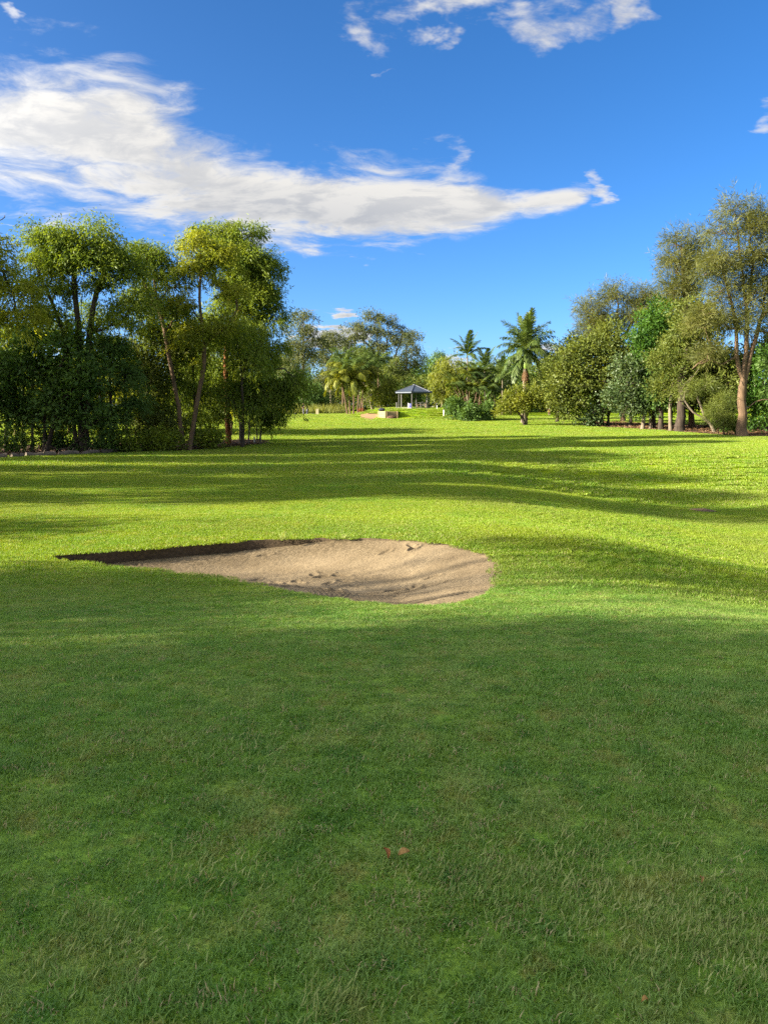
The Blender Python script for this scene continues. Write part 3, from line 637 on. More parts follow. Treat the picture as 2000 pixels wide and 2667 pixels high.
tree('gum_tree', 'drooping gum sapling with pale twin stems at the right end of the left grove', 'tree', GL, dD,
     [[(629, 1159), (628, 1080), (634, 1000), (650, 930), (680, 890)], [(646, 1158), (650, 1080), (640, 1010), (625, 950)], [(634, 1000, 0, 1), (680, 970), (740, 960)]],
     [(630, 900, 90, 46), (695, 930, 66, 50), (745, 985, 44, 44), (675, 1010, 70, 46), (620, 1000, 50, 50), (768, 1010, 20, 26), (715, 1050, 50, 40), (650, 860, 60, 36)], 'droop', L_GUM, M_BARK_P, 2.0, base_r=.13)
tree('gum_tree', 'low leafy sapling with hanging tips behind the white stake', 'tree', GL, dD + .8,
     [[(676, 1156), (682, 1110), (690, 1060)], [(670, 1156), (668, 1100), (655, 1060)]],
     [(690, 1090, 34, 30), (655, 1070, 36, 34), (715, 1090, 18, 24)], 'droop', L_GUM, M_BARK_P, 1.8, base_r=.07, sub=.8)
tree('gum_tree', 'pale green tree with spreading bare twigs at the left edge of the photo', 'tree', GL, dA - 7,
     [[(-90, 1215), (-85, 1000), (-70, 880), (-40, 800), (20, 740)], [(-60, 840, 0, 1), (-20, 820), (40, 812), (85, 800)], [(-75, 900, 0, 1), (-100, 760), (-60, 640), (-25, 582), (6, 570), (14, 562)]],
     [(5, 705, 52, 46), (-40, 660, 60, 60), (-30, 760, 80, 60), (40, 770, 46, 40), (-110, 720, 80, 90), (60, 830, 36, 22), (-20, 840, 60, 30)], 'gum', L_GUMY, M_BARK_D, 1.7, base_r=.22, airy=.25)
# understorey
tree('small_tree', 'dark leafy small tree at the left edge standing behind the log edging', 'tree', GL, dA + .3,
     [[(18, 1189), (22, 1080), (28, 980)], [(40, 1188), (60, 1040), (80, 930)]], [(40, 960, 80, 80), (-30, 1000, 70, 110), (30, 1060, 70, 60), (95, 900, 50, 44)], 'broad', L_DARK, M_BARK_D, 2.0, base_r=.13)
tree('small_tree', 'slim pale stemmed small tree left of the domed gum', 'tree', GL, dA + .2,
     [[(85, 1188), (84, 1050), (80, 920), (76, 840)], [(84, 1000, 0, 1), (100, 930), (120, 890)]], [(120, 960, 60, 70), (150, 1040, 60, 70), (90, 1070, 50, 46), (110, 870, 56, 40)], 'broad', L_DARK, M_BARK_P, 1.7, base_r=.09)
tree('small_tree', 'dark blue green small tree right under the domed gum crown', 'tree', GL, dA - .4,
     [[(115, 1186), (118, 1090), (140, 1000), (170, 930)], [(118, 1185), (150, 1080), (200, 980)]], [(185, 930, 60, 66), (215, 1010, 66, 70), (160, 1090, 56, 46), (240, 1090, 50, 46)], 'broad', L_DARK, M_BARK_D, 1.7, base_r=.15)
tree('small_tree', 'dark small tree with leaning stem between the domed gum and the twin foot', 'tree', GL, dA + 1.5,
     [[(286, 1180), (290, 1060), (286, 940), (284, 860)], [(284, 1181), (262, 1110), (240, 1030)]], [(290, 900, 60, 70), (320, 990, 60, 70), (280, 1080, 56, 56), (350, 1090, 40, 50)], 'gum', L_DARK, M_BARK_D, 1.5, base_r=.11, airy=.15)
tree('small_tree', 'olive vine covered small tree left of the twin foot', 'tree', GL, dB + 2,
     [[(335, 1175), (325, 1080), (330, 980), (350, 880)], [(330, 1176), (345, 1110), (338, 1050)], [(345, 1173), (372, 1060), (410, 950), (430, 860)]],
     [(370, 880, 60, 56), (400, 970, 60, 66), (430, 1080, 50, 66), (375, 1080, 44, 56), (460, 880, 44, 60), (440, 800, 60, 36)], 'droop', L_OLIVE, M_BARK_D, 1.4, base_r=.09, airy=.1)
tree('small_tree', 'bright green understorey tree between the crooked gum and the orange trunk', 'tree', GL, dD + 4,
     [[(545, 1158), (550, 1060), (540, 950), (548, 860)], [(560, 1158), (572, 1090), (580, 1010)]],
     [(545, 880, 56, 60), (560, 980, 54, 66), (530, 1080, 46, 56), (585, 1080, 40, 50), (500, 960, 40, 60), (480, 1070, 36, 60)], 'gum', L_GUM, M_BARK_D, 1.6, base_r=.10)
US = [((-70, 0.5, [(-70, 1030, 70, 90), (-90, 940, 60, 60)], 'dark leafy tree beyond the left edge of the photo, nearest the logs', L_DARK, 'broad')), (-130, 5, [(-130, 980, 80, 120), (-120, 860, 70, 60)], 'second dense tree beyond the left edge of the photo', L_GUM, 'gum'), (-40, 7, [(-40, 960, 70, 120), (-30, 850, 60, 60)], 'dense tree just beyond the left edge behind the logs', L_GUM, 'gum'),
      (60, 5, [(60, 900, 70, 50), (40, 1000, 70, 70), (90, 1090, 60, 60)], 'leafy tree behind the slim pale stemmed tree', L_GUM, 'gum'), (160, 6, [(150, 880, 60, 46), (190, 980, 66, 60), (150, 1080, 60, 60)], 'leafy tree directly behind the domed gum trunks', L_GUM, 'gum'),
      (262, 4, [(255, 830, 50, 40), (262, 920, 56, 56), (250, 1030, 56, 60), (262, 1120, 50, 40)], 'narrow leafy tree right behind the domed gum', L_GUM, 'gum'), (385, 6, [(375, 800, 60, 40), (400, 870, 66, 50), (360, 960, 56, 60), (390, 1060, 60, 60), (380, 1130, 50, 36)], 'loose leafy tree behind the leaning slender gum', L_GUM, 'droop'),
      (505, 8, [(490, 830, 56, 46), (500, 920, 56, 60), (510, 1020, 60, 60), (500, 1110, 56, 44)], 'leafy tree seen between the two crooked trunks', L_GUM, 'droop'), (630, 7, [(620, 860, 70, 46), (640, 940, 66, 56), (600, 1040, 50, 60), (660, 1060, 40, 50)], 'leafy tree behind the pale twin stems', L_GUM, 'droop')]
for px, dd, el_, lb, lf, stl in US:
    d = dA + dd; f = ground_at(px, d); by = 1060 + (EYE - f[2])/d*F0; tree('small_tree', lb, 'tree', GL, d, [[(px, by), (px + 3, by - 100), (px - 3, by - 220)]], el_, stl, lf, M_BARK_D, 1.0, base_r=.12, airy=.3)
for px, dd, rx, lb in ((30, -.2, 40, 'low dark bush behind the leftmost log'), (150, .4, 44, 'low dark bush left of the domed gum trunks'), (255, .3, 40, 'low dark bush right of the domed gum trunks'), (320, .8, 40, 'low bush at the foot of the leaning small tree'), (400, 2, 44, 'low olive bush left of the twin foot'), (440, 3, 34, 'low bush touching the twin foot'), (545, 5, 40, 'low bush between the twin foot and the orange trunk')):
    d = dA + dd; f = ground_at(px, d); by = 1060 + (EYE - f[2])/d*F0; tree('low_bush', lb, 'shrub', 'low bushes of the left grove', d, [[(px, by), (px, by - 25)]], [(px, by - 28, rx, 30), (px - rx*.6, by - 20, rx*.6, 20), (px + rx*.6, by - 20, rx*.6, 20)], 'bush', L_DARK if px < 300 else L_GUM, M_BARK_D, 1.3, base_r=.05, sub=.6)
for i, (px, dd, h) in enumerate(((40, 24, 250), (180, 27, 230), (330, 25, 260), (480, 27, 240), (600, 24, 210), (-90, 26, 280))):
    d = dA + dd
    f = ground_at(px, d); by = 1060 + (EYE - f[2])/d*F0
    tree('small_tree', 'sunlit yellow green tree far back in the left grove ' + ('behind the slim pale stemmed tree', 'behind the domed gum', 'behind the leaning slender gum', 'behind the twin foot', 'behind the orange trunk', 'beyond the left edge')[i], 'tree', 'trees behind the left grove', d,
         [[(px, by), (px + 4, by - h*.4), (px - 3, by - h*.75)]], [(px, by - h*.62, h*.34, h*.30), (px + h*.2, by - h*.40, h*.26, h*.24), (px - h*.22, by - h*.40, h*.24, h*.24)], 'bush', L_GUMY, M_BARK_B, 1.5, base_r=.13, scale=1.5)
# trees beyond the left edge of the photo, their shadows lie across the grass
GO = 'trees standing left of the view'
for i, (x, y, h, rx, ry) in enumerate(((-27, -5.0, 14.0, 4.8, 4.6), (-27, -0.9, 10.2, 4.3, 3.6), (-27, -11.0, 13.0, 4.4, 4.4), (-27, 12.8, 6.6, 2.4, 2.6), (-27, 20.2, 14.6, 2.8, 5.0), (-30, 24.6, 15.0, 3.2, 5.2), (-29, 31.0, 15.0, 3.8, 5.2), (-24, -16.5, 12.5, 4.2, 4.4), (-27, 3.0, 8.5, 3.6, 3.1), (-34, 37.0, 17.0, 4.2, 5.6), (-40, 43.0, 18.5, 4.4, 6.0), (-30, 4.6, 12.4, .8, 3.2), (-31, 2.2, 12.6, .9, 2.2))):
    z0 = float(H(x, y)); nm = ('foremost', 'short', 'rearmost', 'small round', 'tall slim', 'tallest', 'last', 'hindmost', 'squat', 'far', 'farthest', 'thin', 'second thin')[i]
    tree('gum_tree', nm + ' gum tree out of view left of the camera casting shade on the grass', 'tree', GO, y, [[(x, z0), (x + .3, z0 + h*.35), (x - .2, z0 + h*.7), (x, z0 + h*.9)]],
         [(x, z0 + h - ry*.55, rx*.75, ry*.55), (x - rx*.35, z0 + h*.62, rx*.7, ry*.6), (x + rx*.4, z0 + h*.60, rx*.65, ry*.6), (x, z0 + h*.42, rx*.85, ry*.6), (x, z0 + h*.2, rx*.8, ry*.5)], 'gum', L_GUM, M_BARK_D, 1.5, base_r=.2, scale=1.35, world=True, seed=50 + i, airy=.3 if i in (1, 4, 5, 8) else .1)
# right grove
dR = G(1935, 1137)[1]; dR2 = G(1585, 1110)[1]; dR3 = G(1692, 1118)[1]; print('right', dR, dR2, dR3)
tree('casuarina_tree', 'tall feathery casuarina with thick furrowed brown trunk at the right edge', 'tree', GR, dR,
     [[(1934, 1137), (1933, 1080), (1932, 1010), (1938, 940), (1944, 860), (1938, 760), (1925, 660), (1915, 580)], [(1933, 1010, 0, 1), (1952, 940), (1972, 860), (1988, 780), (2010, 680)], [(1932, 1000, 0, 1), (1918, 930), (1915, 850), (1900, 770), (1880, 700)], [(1940, 1066, 0, 1), (1958, 1052), (1985, 1042), (2020, 1036)], [(1944, 860, 0, 1), (1952, 760), (1960, 660)], [(1918, 930, 0, 1), (1880, 950), (1840, 930), (1800, 960)]],
     [(1912, 556, 48, 34), (1880, 600, 56, 40), (1948, 600, 50, 46), (2000, 590, 46, 60), (1900, 680, 80, 50), (1985, 690, 56, 60), (1850, 740, 60, 50), (1935, 770, 80, 50), (1990, 800, 44, 50), (1850, 830, 60, 46), (1905, 850, 66, 46), (1855, 920, 56, 40), (2040, 760, 60, 120)], 'cas', L_CAS, M_BARK_B, 1.3, base_r=.38, fill=1.1, scale=1.1, sub=1.05, airy=.25)
tree('casuarina_tree', 'airy grey brown casuarina rising left of the tall one', 'tree', GR, dR + 14,
     [[(1800, 1120), (1798, 1000), (1790, 860), (1780, 740), (1772, 640)], [(1792, 880, 0, 1), (1760, 800), (1745, 740)]],
     [(1770, 632, 34, 34), (1765, 690, 46, 40), (1795, 740, 50, 44), (1760, 770, 50, 40), (1820, 680, 36, 44), (1820, 640, 30, 40)], 'cas', L_CAS, M_BARK_B, 1.5, base_r=.3, fill=1.5, scale=1.2, sub=1.2, airy=.2)
tree('casuarina_tree', 'thin leaved tree rising behind the left end of the right grove', 'tree', GR, dR2 + 10,
     [[(1622, 1104), (1618, 980), (1610, 880), (1606, 780)], [(1615, 940, 0, 1), (1570, 860), (1540, 800)], [(1612, 900, 0, 1), (1650, 830), (1680, 760)]],
     [(1535, 800, 40, 34), (1600, 765, 36, 38), (1565, 850, 56, 44), (1672, 770, 40, 36), (1640, 830, 50, 46), (1700, 800, 40, 40), (1530, 880, 40, 36)], 'cas', L_CAS, M_BARK_B, 1.5, base_r=.28, fill=1.5, scale=1.2, sub=1.2, airy=.2)
tree('bushy_tree', 'big rounded olive green bushy tree at the left end of the right grove', 'tree', GR, dR2,
     [[(1585, 1110), (1582, 1050), (1570, 970)], [(1568, 1109), (1558, 1050), (1540, 980)], [(1575, 1109), (1600, 1040), (1610, 980)]],
     [(1520, 915, 66, 44), (1475, 960, 56, 50), (1580, 950, 50, 56), (1450, 1010, 38, 44), (1520, 1000, 80, 56), (1480, 1060, 56, 36), (1590, 1020, 40, 46), (1440, 1040, 26, 30)], 'broad', L_OLIVE, M_BARK_D, 2.2, base_r=.22, fill=1.35, scale=1.1)
tree('bushy_tree', 'low pale leaved shrub at the foot of the rounded olive tree', 'shrub', 'shrubs in the right bed', dR2 - .8, [[(1548, 1110), (1546, 1090), (1544, 1075)]], [(1545, 1082, 32, 24), (1528, 1092, 20, 14)], 'broad', L_PALE, M_BARK_D, 2.0, base_r=.06, fill=1.35, sub=.8)
tree('broadleaf_tree', 'dense bright green broadleaf tree with pointed top in the middle of the right grove', 'tree', GR, dR3 + .8,
     [[(1700, 1116), (1702, 1000), (1700, 900), (1716, 810)]], [(1716, 812, 16, 22), (1690, 840, 34, 30), (1720, 850, 34, 36), (1680, 890, 44, 40), (1720, 900, 46, 44), (1690, 950, 50, 44), (1740, 950, 40, 44)], 'broad', L_BRIGHT, M_BARK_D, 2.4, base_r=.22, fill=1.35)
tree('broadleaf_tree', 'pale leaved broadleaf tree with stout trunk in front of the bright green one', 'tree', GR, dR3,
     [[(1692, 1119), (1690, 1070), (1680, 1010), (1660, 960)], [(1672, 1116), (1676, 1080), (1690, 1030)]], [(1640, 975, 44, 46), (1618, 1035, 36, 40), (1670, 1020, 44, 44), (1650, 1060, 36, 30), (1700, 1070, 30, 24), (1620, 950, 26, 30)], 'broad', L_PALE, M_BARK_P, 2.1, base_r=.20, fill=1.35)
tree('broadleaf_tree', 'yellowish olive tree with pale straight trunk left of the leaning trunk', 'tree', GR, dR3 - 3,
     [[(1746, 1124), (1744, 1070), (1750, 1010), (1760, 940)]], [(1740, 940, 30, 36), (1770, 905, 56, 36), (1765, 965, 56, 44), (1735, 1010, 40, 40), (1790, 1020, 40, 30), (1800, 935, 40, 36)], 'bush', L_OLIVE, M_BARK_P, 2.2, base_r=.18, fill=1.35, scale=1.15)
tree('broadleaf_tree', 'round olive crowned tree below the airy casuarina', 'tree', GR, dR + 8,
     [[(1772, 1118), (1775, 1000), (1790, 890)]], [(1800, 820, 60, 44), (1850, 850, 40, 44), (1790, 870, 60, 36), (1840, 950, 60, 50), (1880, 1000, 50, 50)], 'broad', L_OLIVE, M_BARK_D, 2.0, base_r=.42, fill=1.35, scale=1.1)
tree('leaning_tree', 'small tree with pale trunk leaning left and bare twigs', 'tree', GR, G(1862, 1129)[1],
     [[(1862, 1129), (1852, 1108), (1838, 1094), (1805, 1074), (1772, 1050)], [(1838, 1094, 0, 1), (1825, 1060), (1812, 1020)], [(1805, 1074, 0, 1), (1780, 1040), (1790, 1000), (1820, 960)], [(1790, 1060, 0, 1), (1770, 1020), (1800, 980)]],
     [(1820, 1010, 40, 24), (1780, 1020, 26, 22), (1850, 1020, 36, 24)], 'cas', L_OLIVE, M_BARK_P, 1.0, base_r=.16, fill=1.35, airy=.3)
tree('feathery_shrub', 'feathery olive shrub between the leaning trunk and the tall casuarina', 'shrub', 'shrubs in the right bed', dR + 1.5, [[(1885, 1130), (1884, 1100), (1880, 1070)], [(1872, 1130), (1866, 1100), (1860, 1080)]], [(1862, 1080, 34, 34), (1892, 1060, 34, 36), (1884, 1100, 30, 22)], 'cas', L_OLIVE, M_BARK_D, 1.8, base_r=.07, fill=1.35, sub=.8, scale=.8)
tree('leafy_shrub', 'bright low shrub behind the foot of the tall casuarina', 'shrub', 'shrubs in the right bed', dR + 3, [[(1915, 1130), (1914, 1110)]], [(1912, 1105, 22, 24), (1900, 1115, 16, 14)], 'broad', L_BRIGHT, M_BARK_D, 2.0, base_r=.05, fill=1.35, sub=.6, scale=.8)
tree('leafy_shrub', 'dense green bushes filling the right edge behind the tall casuarina', 'shrub', 'shrubs in the right bed', dR + 6, [[(1995, 1130), (1996, 1080), (1998, 1020)]], [(1992, 985, 28, 36), (1975, 1040, 30, 36), (2010, 1050, 40, 50), (1985, 1100, 30, 26), (2010, 950, 40, 50)], 'broad', L_BRIGHT, M_BARK_D, 2.2, base_r=.12, fill=1.35)
for i, (px, dd) in enumerate(((1960, 12), (2040, 4), (1840, 13), (1720, 11))):
    tree('dark_tree', ('dark shaded tree filling the gap right of the tall casuarina trunk', 'dark tree cut off by the right edge of the photo', 'dark tree behind the feathery shrub', 'dark tree behind the yellowish olive tree')[i], 'tree', GR, dR + dd, [[(px, 1120), (px + 2, 1040), (px - 4, 960)]], [(px, 960, 50, 50), (px - 20, 1030, 46, 44), (px + 24, 1040, 40, 46)], 'broad', L_DARK, M_BARK_D, 1.8, base_r=.25, fill=1.35, scale=1.2)

for i, (px, dd, el_, lf, stl, lb) in enumerate(((1640, 17, [(1600, 880, 50, 50), (1650, 900, 50, 50), (1620, 960, 60, 50), (1660, 1030, 50, 50)], L_OLIVE, 'bush', 'olive tree filling the gap left of the bright green broadleaf tree'), (1745, 20, [(1740, 850, 40, 44), (1760, 800, 40, 40), (1745, 930, 50, 50), (1760, 1020, 50, 50)], L_GUM, 'bush', 'mid green tree filling the gap right of the bright green broadleaf tree'),
        (1890, 10, [(1880, 950, 60, 50), (1900, 1010, 50, 50), (1850, 1030, 50, 50), (1990, 920, 50, 50)], L_OLIVE, 'bush', 'olive tree behind the thick casuarina trunk'), (1450, 9, [(1440, 960, 40, 44), (1480, 920, 44, 40), (1430, 1020, 30, 36)], L_OLIVE, 'bush', 'olive tree just behind the left end of the right grove'))):
    tree('broadleaf_tree', lb, 'tree', GR, (dR2 if px < 1600 else dR) + dd, [[(px, 1110), (px + 3, 1020), (px - 3, 940)]], el_, stl, lf, M_BARK_D, 1.8, base_r=.2, scale=1.3)
# trees behind the tee
tree('tall_gum', 'tall airy gum just right of the left grove with pointed crown', 'tree', GB, 150, [[(789, 1068), (790, 960), (789, 870), (792, 815)]],
     [(792, 832, 26, 22), (775, 858, 30, 26), (808, 862, 30, 30), (770, 905, 36, 32), (812, 912, 34, 34), (790, 945, 40, 30), (760, 950, 30, 30), (828, 890, 16, 20)], 'gum', L_FAR, M_BARK_P, 1.15, base_r=.25, scale=1.9, sub=1.25, airy=.35)
tree('tall_gum', 'darker gum between the pointed gum and the palms', 'tree', GB, 165, [[(862, 1066), (862, 960), (866, 890)]],
     [(868, 888, 24, 16), (850, 905, 24, 22), (885, 905, 18, 22), (842, 950, 34, 34), (870, 955, 36, 34), (850, 1000, 40, 30)], 'gum', L_FAR, M_BARK_P, 1.3, base_r=.25, scale=1.9, airy=.3)
tree('tall_gum', 'tall open gum with white limbs and separate leaf tufts behind the shelter', 'tree', GB, 150,
     [[(990, 1064), (988, 980), (984, 900), (975, 845)], [(988, 960, 0, 1), (1005, 900), (1012, 845)], [(986, 930, 0, 1), (950, 890), (922, 862)], [(1000, 1064), (1010, 980), (1040, 900), (1050, 860)]],
     [(922, 862, 24, 16), (940, 880, 22, 16), (972, 832, 30, 18), (1008, 836, 28, 18), (962, 866, 30, 20), (1000, 868, 28, 22), (1036, 845, 22, 20), (985, 905, 30, 18), (1030, 890, 24, 18), (925, 888, 22, 14), (1055, 880, 22, 26)], 'gum', L_FAR, M_BARK_P, 1.2, base_r=.26, scale=1.8, sub=1.0, airy=.3)
tree('tall_gum', 'gum with dark clustered tufts right of the open gum', 'tree', GB, 158, [[(1062, 1062), (1060, 980), (1058, 910), (1074, 875)]],
     [(1072, 882, 14, 12), (1056, 905, 26, 18), (1075, 925, 20, 16), (1045, 950, 32, 24), (1082, 955, 18, 16), (1060, 985, 40, 24), (1030, 985, 30, 22)], 'gum', L_FAR, M_BARK_P, 1.3, base_r=.22, scale=1.8, sub=1.0, airy=.25)
mid = [('bushy_tree', 'weeping dark tree left of the golden palms', 132, [[(808, 1074), (806, 1040), (812, 1000)]], [(806, 1010, 34, 34), (830, 1040, 24, 30), (785, 1030, 20, 30), (845, 1050, 20, 24)], 'droop', L_DARK, 1.9),
       ('bushy_tree', 'yellow green weeping shrub beside the retaining wall', 124, [[(1004, 1070), (1004, 1040), (1006, 1000)]], [(1010, 1000, 26, 24), (1000, 1035, 28, 30), (1024, 1035, 20, 30)], 'droop', L_YEL, 2.2),
       ('bushy_tree', 'loose pale shrub between the golden palms and the weeping shrub', 128, [[(972, 1068), (965, 1045), (960, 1030)]], [(964, 1028, 20, 14), (952, 1044, 16, 10), (985, 1040, 14, 16)], 'bush', L_OLIVE, 1.7),
       ('bushy_tree', 'feathery green tree above the golden palms', 150, [[(935, 1064), (936, 980), (935, 930)]], [(925, 922, 40, 20), (960, 935, 36, 22), (950, 960, 46, 24), (985, 985, 34, 30)], 'cas', L_PALM, 1.7),
       ('bushy_tree', 'grey olive tree behind the left corner of the shelter', 136, [[(1050, 1064), (1046, 1010), (1050, 970)]], [(1050, 985, 30, 26), (1035, 1020, 30, 30), (1060, 1020, 26, 30), (1020, 960, 30, 26)], 'gum', L_OLIVE, 1.8),
       ('bushy_tree', 'tan pinkish shrub right behind the shelter roof', 130, [[(1092, 1064), (1094, 1030), (1092, 1005)]], [(1092, 1004, 18, 14), (1104, 1030, 20, 22), (1082, 1030, 16, 20)], 'bush', L_OLIVE, 1.8),
       ('bushy_tree', 'dark shrub with thick pale trunk behind the shelter posts', 128, [[(1056, 1066), (1055, 1045), (1058, 1030)]], [(1060, 1020, 24, 18), (1075, 1045, 20, 18), (1040, 1040, 18, 18)], 'bush', L_DARK, 1.8),
       ('bushy_tree', 'golden green tree right beside the shelter', 121, [[(1162, 1064), (1162, 1030), (1165, 985)], [(1150, 1064), (1152, 1030), (1156, 990)]], [(1178, 955, 32, 22), (1156, 985, 32, 28), (1188, 985, 30, 30), (1150, 1018, 22, 30), (1174, 1020, 30, 26)], 'droop', L_YEL, 2.3),
       ('bushy_tree', 'dark dense tree below the far house roof', 150, [[(1110, 1060), (1112, 1010)]], [(1110, 1000, 36, 26), (1085, 1010, 30, 30), (1130, 1020, 30, 30)], 'bush', L_DARK, 2.0),
       ('far_tree', 'small two headed tree on the skyline above the far house', 215, [[(1132, 1050), (1134, 990), (1132, 950)]], [(1122, 945, 14, 14), (1146, 940, 15, 18), (1135, 960, 18, 10)], 'bush', L_DARK, 2.0),
       ('bushy_tree', 'big dark tree behind the royal palm', 138, [[(1330, 1062), (1332, 1010)]], [(1320, 975, 44, 34), (1290, 1000, 40, 40), (1350, 1010, 50, 40), (1400, 1010, 40, 40), (1420, 975, 30, 40)], 'broad', L_DARK, 2.2),
       ('bushy_tree', 'dark tree closing the gap right of the bottlebrush', 142, [[(1430, 1064), (1430, 1010)]], [(1430, 1015, 40, 36), (1460, 1000, 40, 44), (1400, 1035, 30, 20)], 'broad', L_DARK, 2.2),
       ('bushy_tree', 'green tree with hanging leaves behind the cane palms', 126, [[(1290, 1066), (1288, 1010)]], [(1285, 960, 34, 28), (1300, 1000, 34, 36), (1255, 985, 34, 30), (1225, 960, 36, 22)], 'droop', L_PALM, 2.0)]
for nm, lb, d, tr, el, stl, lf, cv in mid:
    tree(nm, lb, 'tree', 'small trees around the shelter', d, tr, el, stl, lf, M_BARK_P if 'pale' in lb or 'golden' in lb else M_BARK_D, cv, base_r=.2, scale=1.55, sub=.95)
dC = G(1367, 1108)[1]; print('bottlebrush', dC)
tree('bottlebrush_tree', 'small round crowned tree with forked dark stems alone on the lit grass', 'tree', None, dC, [[(1367, 1108), (1360, 1090), (1350, 1075), (1336, 1060)], [(1371, 1108), (1372, 1085), (1380, 1065), (1390, 1050)], [(1365, 1090, 0, 1), (1362, 1070), (1360, 1040)]],
     [(1350, 1030, 42, 22), (1326, 1050, 28, 24), (1350, 1055, 40, 22), (1384, 1050, 26, 26), (1312, 1068, 14, 12), (1370, 1032, 30, 18)], 'bush', L_YEL, M_BARK_D, 2.0, base_r=.17, scale=1.25, sub=.75)
for i, (px, py, rx, ry, dd) in enumerate(((1195, 1066, 30, 30, 0), (1225, 1078, 30, 26, -2), (1255, 1080, 28, 24, -1), (1180, 1052, 22, 20, 1), (1270, 1066, 20, 26, 1))):
    tree('round_shrub', ('big dark clipped shrub at the foot of the cane palms', 'dark low shrub right in front of the cane palms', 'dark shrub at the right end of the cane palm bed', 'dark shrub nearest the white post', 'small dark shrub behind the right end of the palm bed')[i], 'shrub', 'dark shrubs below the cane palms', 104 + dd, [[(px, py + ry), (px, py)]], [(px, py, rx, ry), (px, py + ry*.5, rx*.9, ry*.6)], 'broad', L_DARK, M_BARK_D, 2.6, base_r=.08, scale=1.1, sub=.8)
# far belt that closes the course off
protos = []
for i in range(4):
    h = (11, 9, 12, 8)[i]
    protos.append(tree('belt_tree', 'tree of the distant dark belt along the far end of the course', 'tree', 'trees of the distant belt', 172, [[((-150, 20, 170, -60)[i], 0), ((-150, 20, 170, -60)[i] + .4, h*.5), ((-150, 20, 170, -60)[i], h*.8)]],
        [((-150, 20, 170, -60)[i], h*.75, h*.26, h*.24), ((-150, 20, 170, -60)[i] - h*.2, h*.5, h*.28, h*.3), ((-150, 20, 170, -60)[i] + h*.22, h*.48, h*.28, h*.3), ((-150, 20, 170, -60)[i], h*.25, h*.36, h*.26)], 'bush', (L_DARK, L_FAR, L_GUM, L_DARK)[i], M_BARK_D, 1.9, base_r=.25, scale=2.6, sub=1.5, world=True, seed=80+i))
R = np.random.default_rng(21)
KIND = ('dark', 'grey green', 'mid green', 'low dark')
def belt_label(k, x, y):
    w = 'hidden behind the left grove' if x < -32 else 'between the left grove and the golden palms' if x < -12 else 'behind the golden palms' if x < 0 else 'behind the shelter' if x < 14 else 'behind the cane palms' if x < 28 else 'behind the royal palm' if x < 38 else 'behind the right grove'
    return ('nearer ' if y < 184 else 'farther ') + KIND[k] + ' tree of the distant belt ' + w
for k, o in enumerate(protos):
    x = (-22, 6, 33, 20)[k]; y = 180 + 3*k; o.location = (x, y, float(H(x, y))); o['label'] = belt_label(k, x, y)
for i in range(25):
    x = -58 + i*5.6 + R.uniform(-2, 2); y = R.uniform(172, 196); sc = R.uniform(.75, 1.15)
    copy_tree(protos[i % 4], (x, y, float(H(x, y))), R.uniform(0, 6.28), sc, belt_label(i % 4, x, y))

# ------------------------------------------------------------------ palms
def frond_mesh(R, L, elev, bend, nl, ll, lw, droop, plume, mat):
    """one feather leaf along +X: midrib and leaflets on both sides"""
    m = 14; s = np.linspace(0, 1, m); ang = elev - bend*s**1.25; st = L/(m-1); x = np.concatenate([[0], np.cumsum(np.cos(ang[:-1])*st)]); z = np.concatenate([[0], np.cumsum(np.sin(ang[:-1])*st)])
    t = np.linspace(.14, .99, nl); px = np.interp(t, s, x); pz = np.interp(t, s, z); an = np.interp(t, s, ang); V, Q = [], []
    for sd in (-1, 1):
        fw = np.stack([np.cos(an), np.zeros(nl), np.sin(an)], 1); up = np.stack([-np.sin(an), np.zeros(nl), np.cos(an)], 1); sv = np.array([[0, sd, 0.0]])
        roll = R.normal(0, plume, (nl, 1)); ax = nrm(sv*np.cos(roll) + up*np.sin(roll) + fw*(.55 + .5*t[:, None]) + np.array([[0, 0, -droop]])*R.uniform(.6, 1.4, (nl, 1)))
        l = (ll*np.sin(np.pi*(t*.86 + .10))**.6*R.uniform(.85, 1.15, nl))[:, None]; b = np.stack([px, np.zeros(nl), pz], 1); mid = b + ax*l*.5; end = mid + nrm(ax + np.array([[0, 0, -.5*droop - .1]]))*l*.5
        wv = nrm(np.cross(ax, up + .01))*lw*.5; o = len(V)*0
        V.append(np.stack([b - wv*.5, b + wv*.5, mid + wv, mid - wv, end + wv*.15, end - wv*.15], 1).reshape(-1, 3))
    V = np.concatenate(V); k = np.arange(2*nl)*6; Q = np.concatenate([np.stack([k, k+1, k+2, k+3], 1), np.stack([k+3, k+2, k+4, k+5], 1)])
    o = len(V); r = .035*L/3*(1 - .85*s); ring = []
    for a in range(4):
        th = a*math.pi/2 + .78; ring.append(np.stack([x - np.sin(ang)*r*math.sin(th), r*math.cos(th), z + np.cos(ang)*r*math.sin(th)], 1))
    ring = np.stack(ring, 1).reshape(-1, 3); i = np.arange(m-1)[:, None]*4; a = np.arange(4)[None]; b = (np.arange(4)+1)[None] % 4
    q2 = (np.stack([i+a, i+b, i+4+b, i+4+a], -1).reshape(-1, 4)) + o
    me = mesh_np('frond', np.concatenate([V, ring]), np.concatenate([Q, q2])); me.materials.append(mat); return me
def put_frond(me, root, at, rz, s=1.0, name='frond'):
    o = bpy.data.objects.new(name, me); COL.objects.link(o); o.parent = root; o.location = Vector([float(c) for c in at]); o.rotation_euler = (0, 0, rz); o.scale = (s, s, s); return o
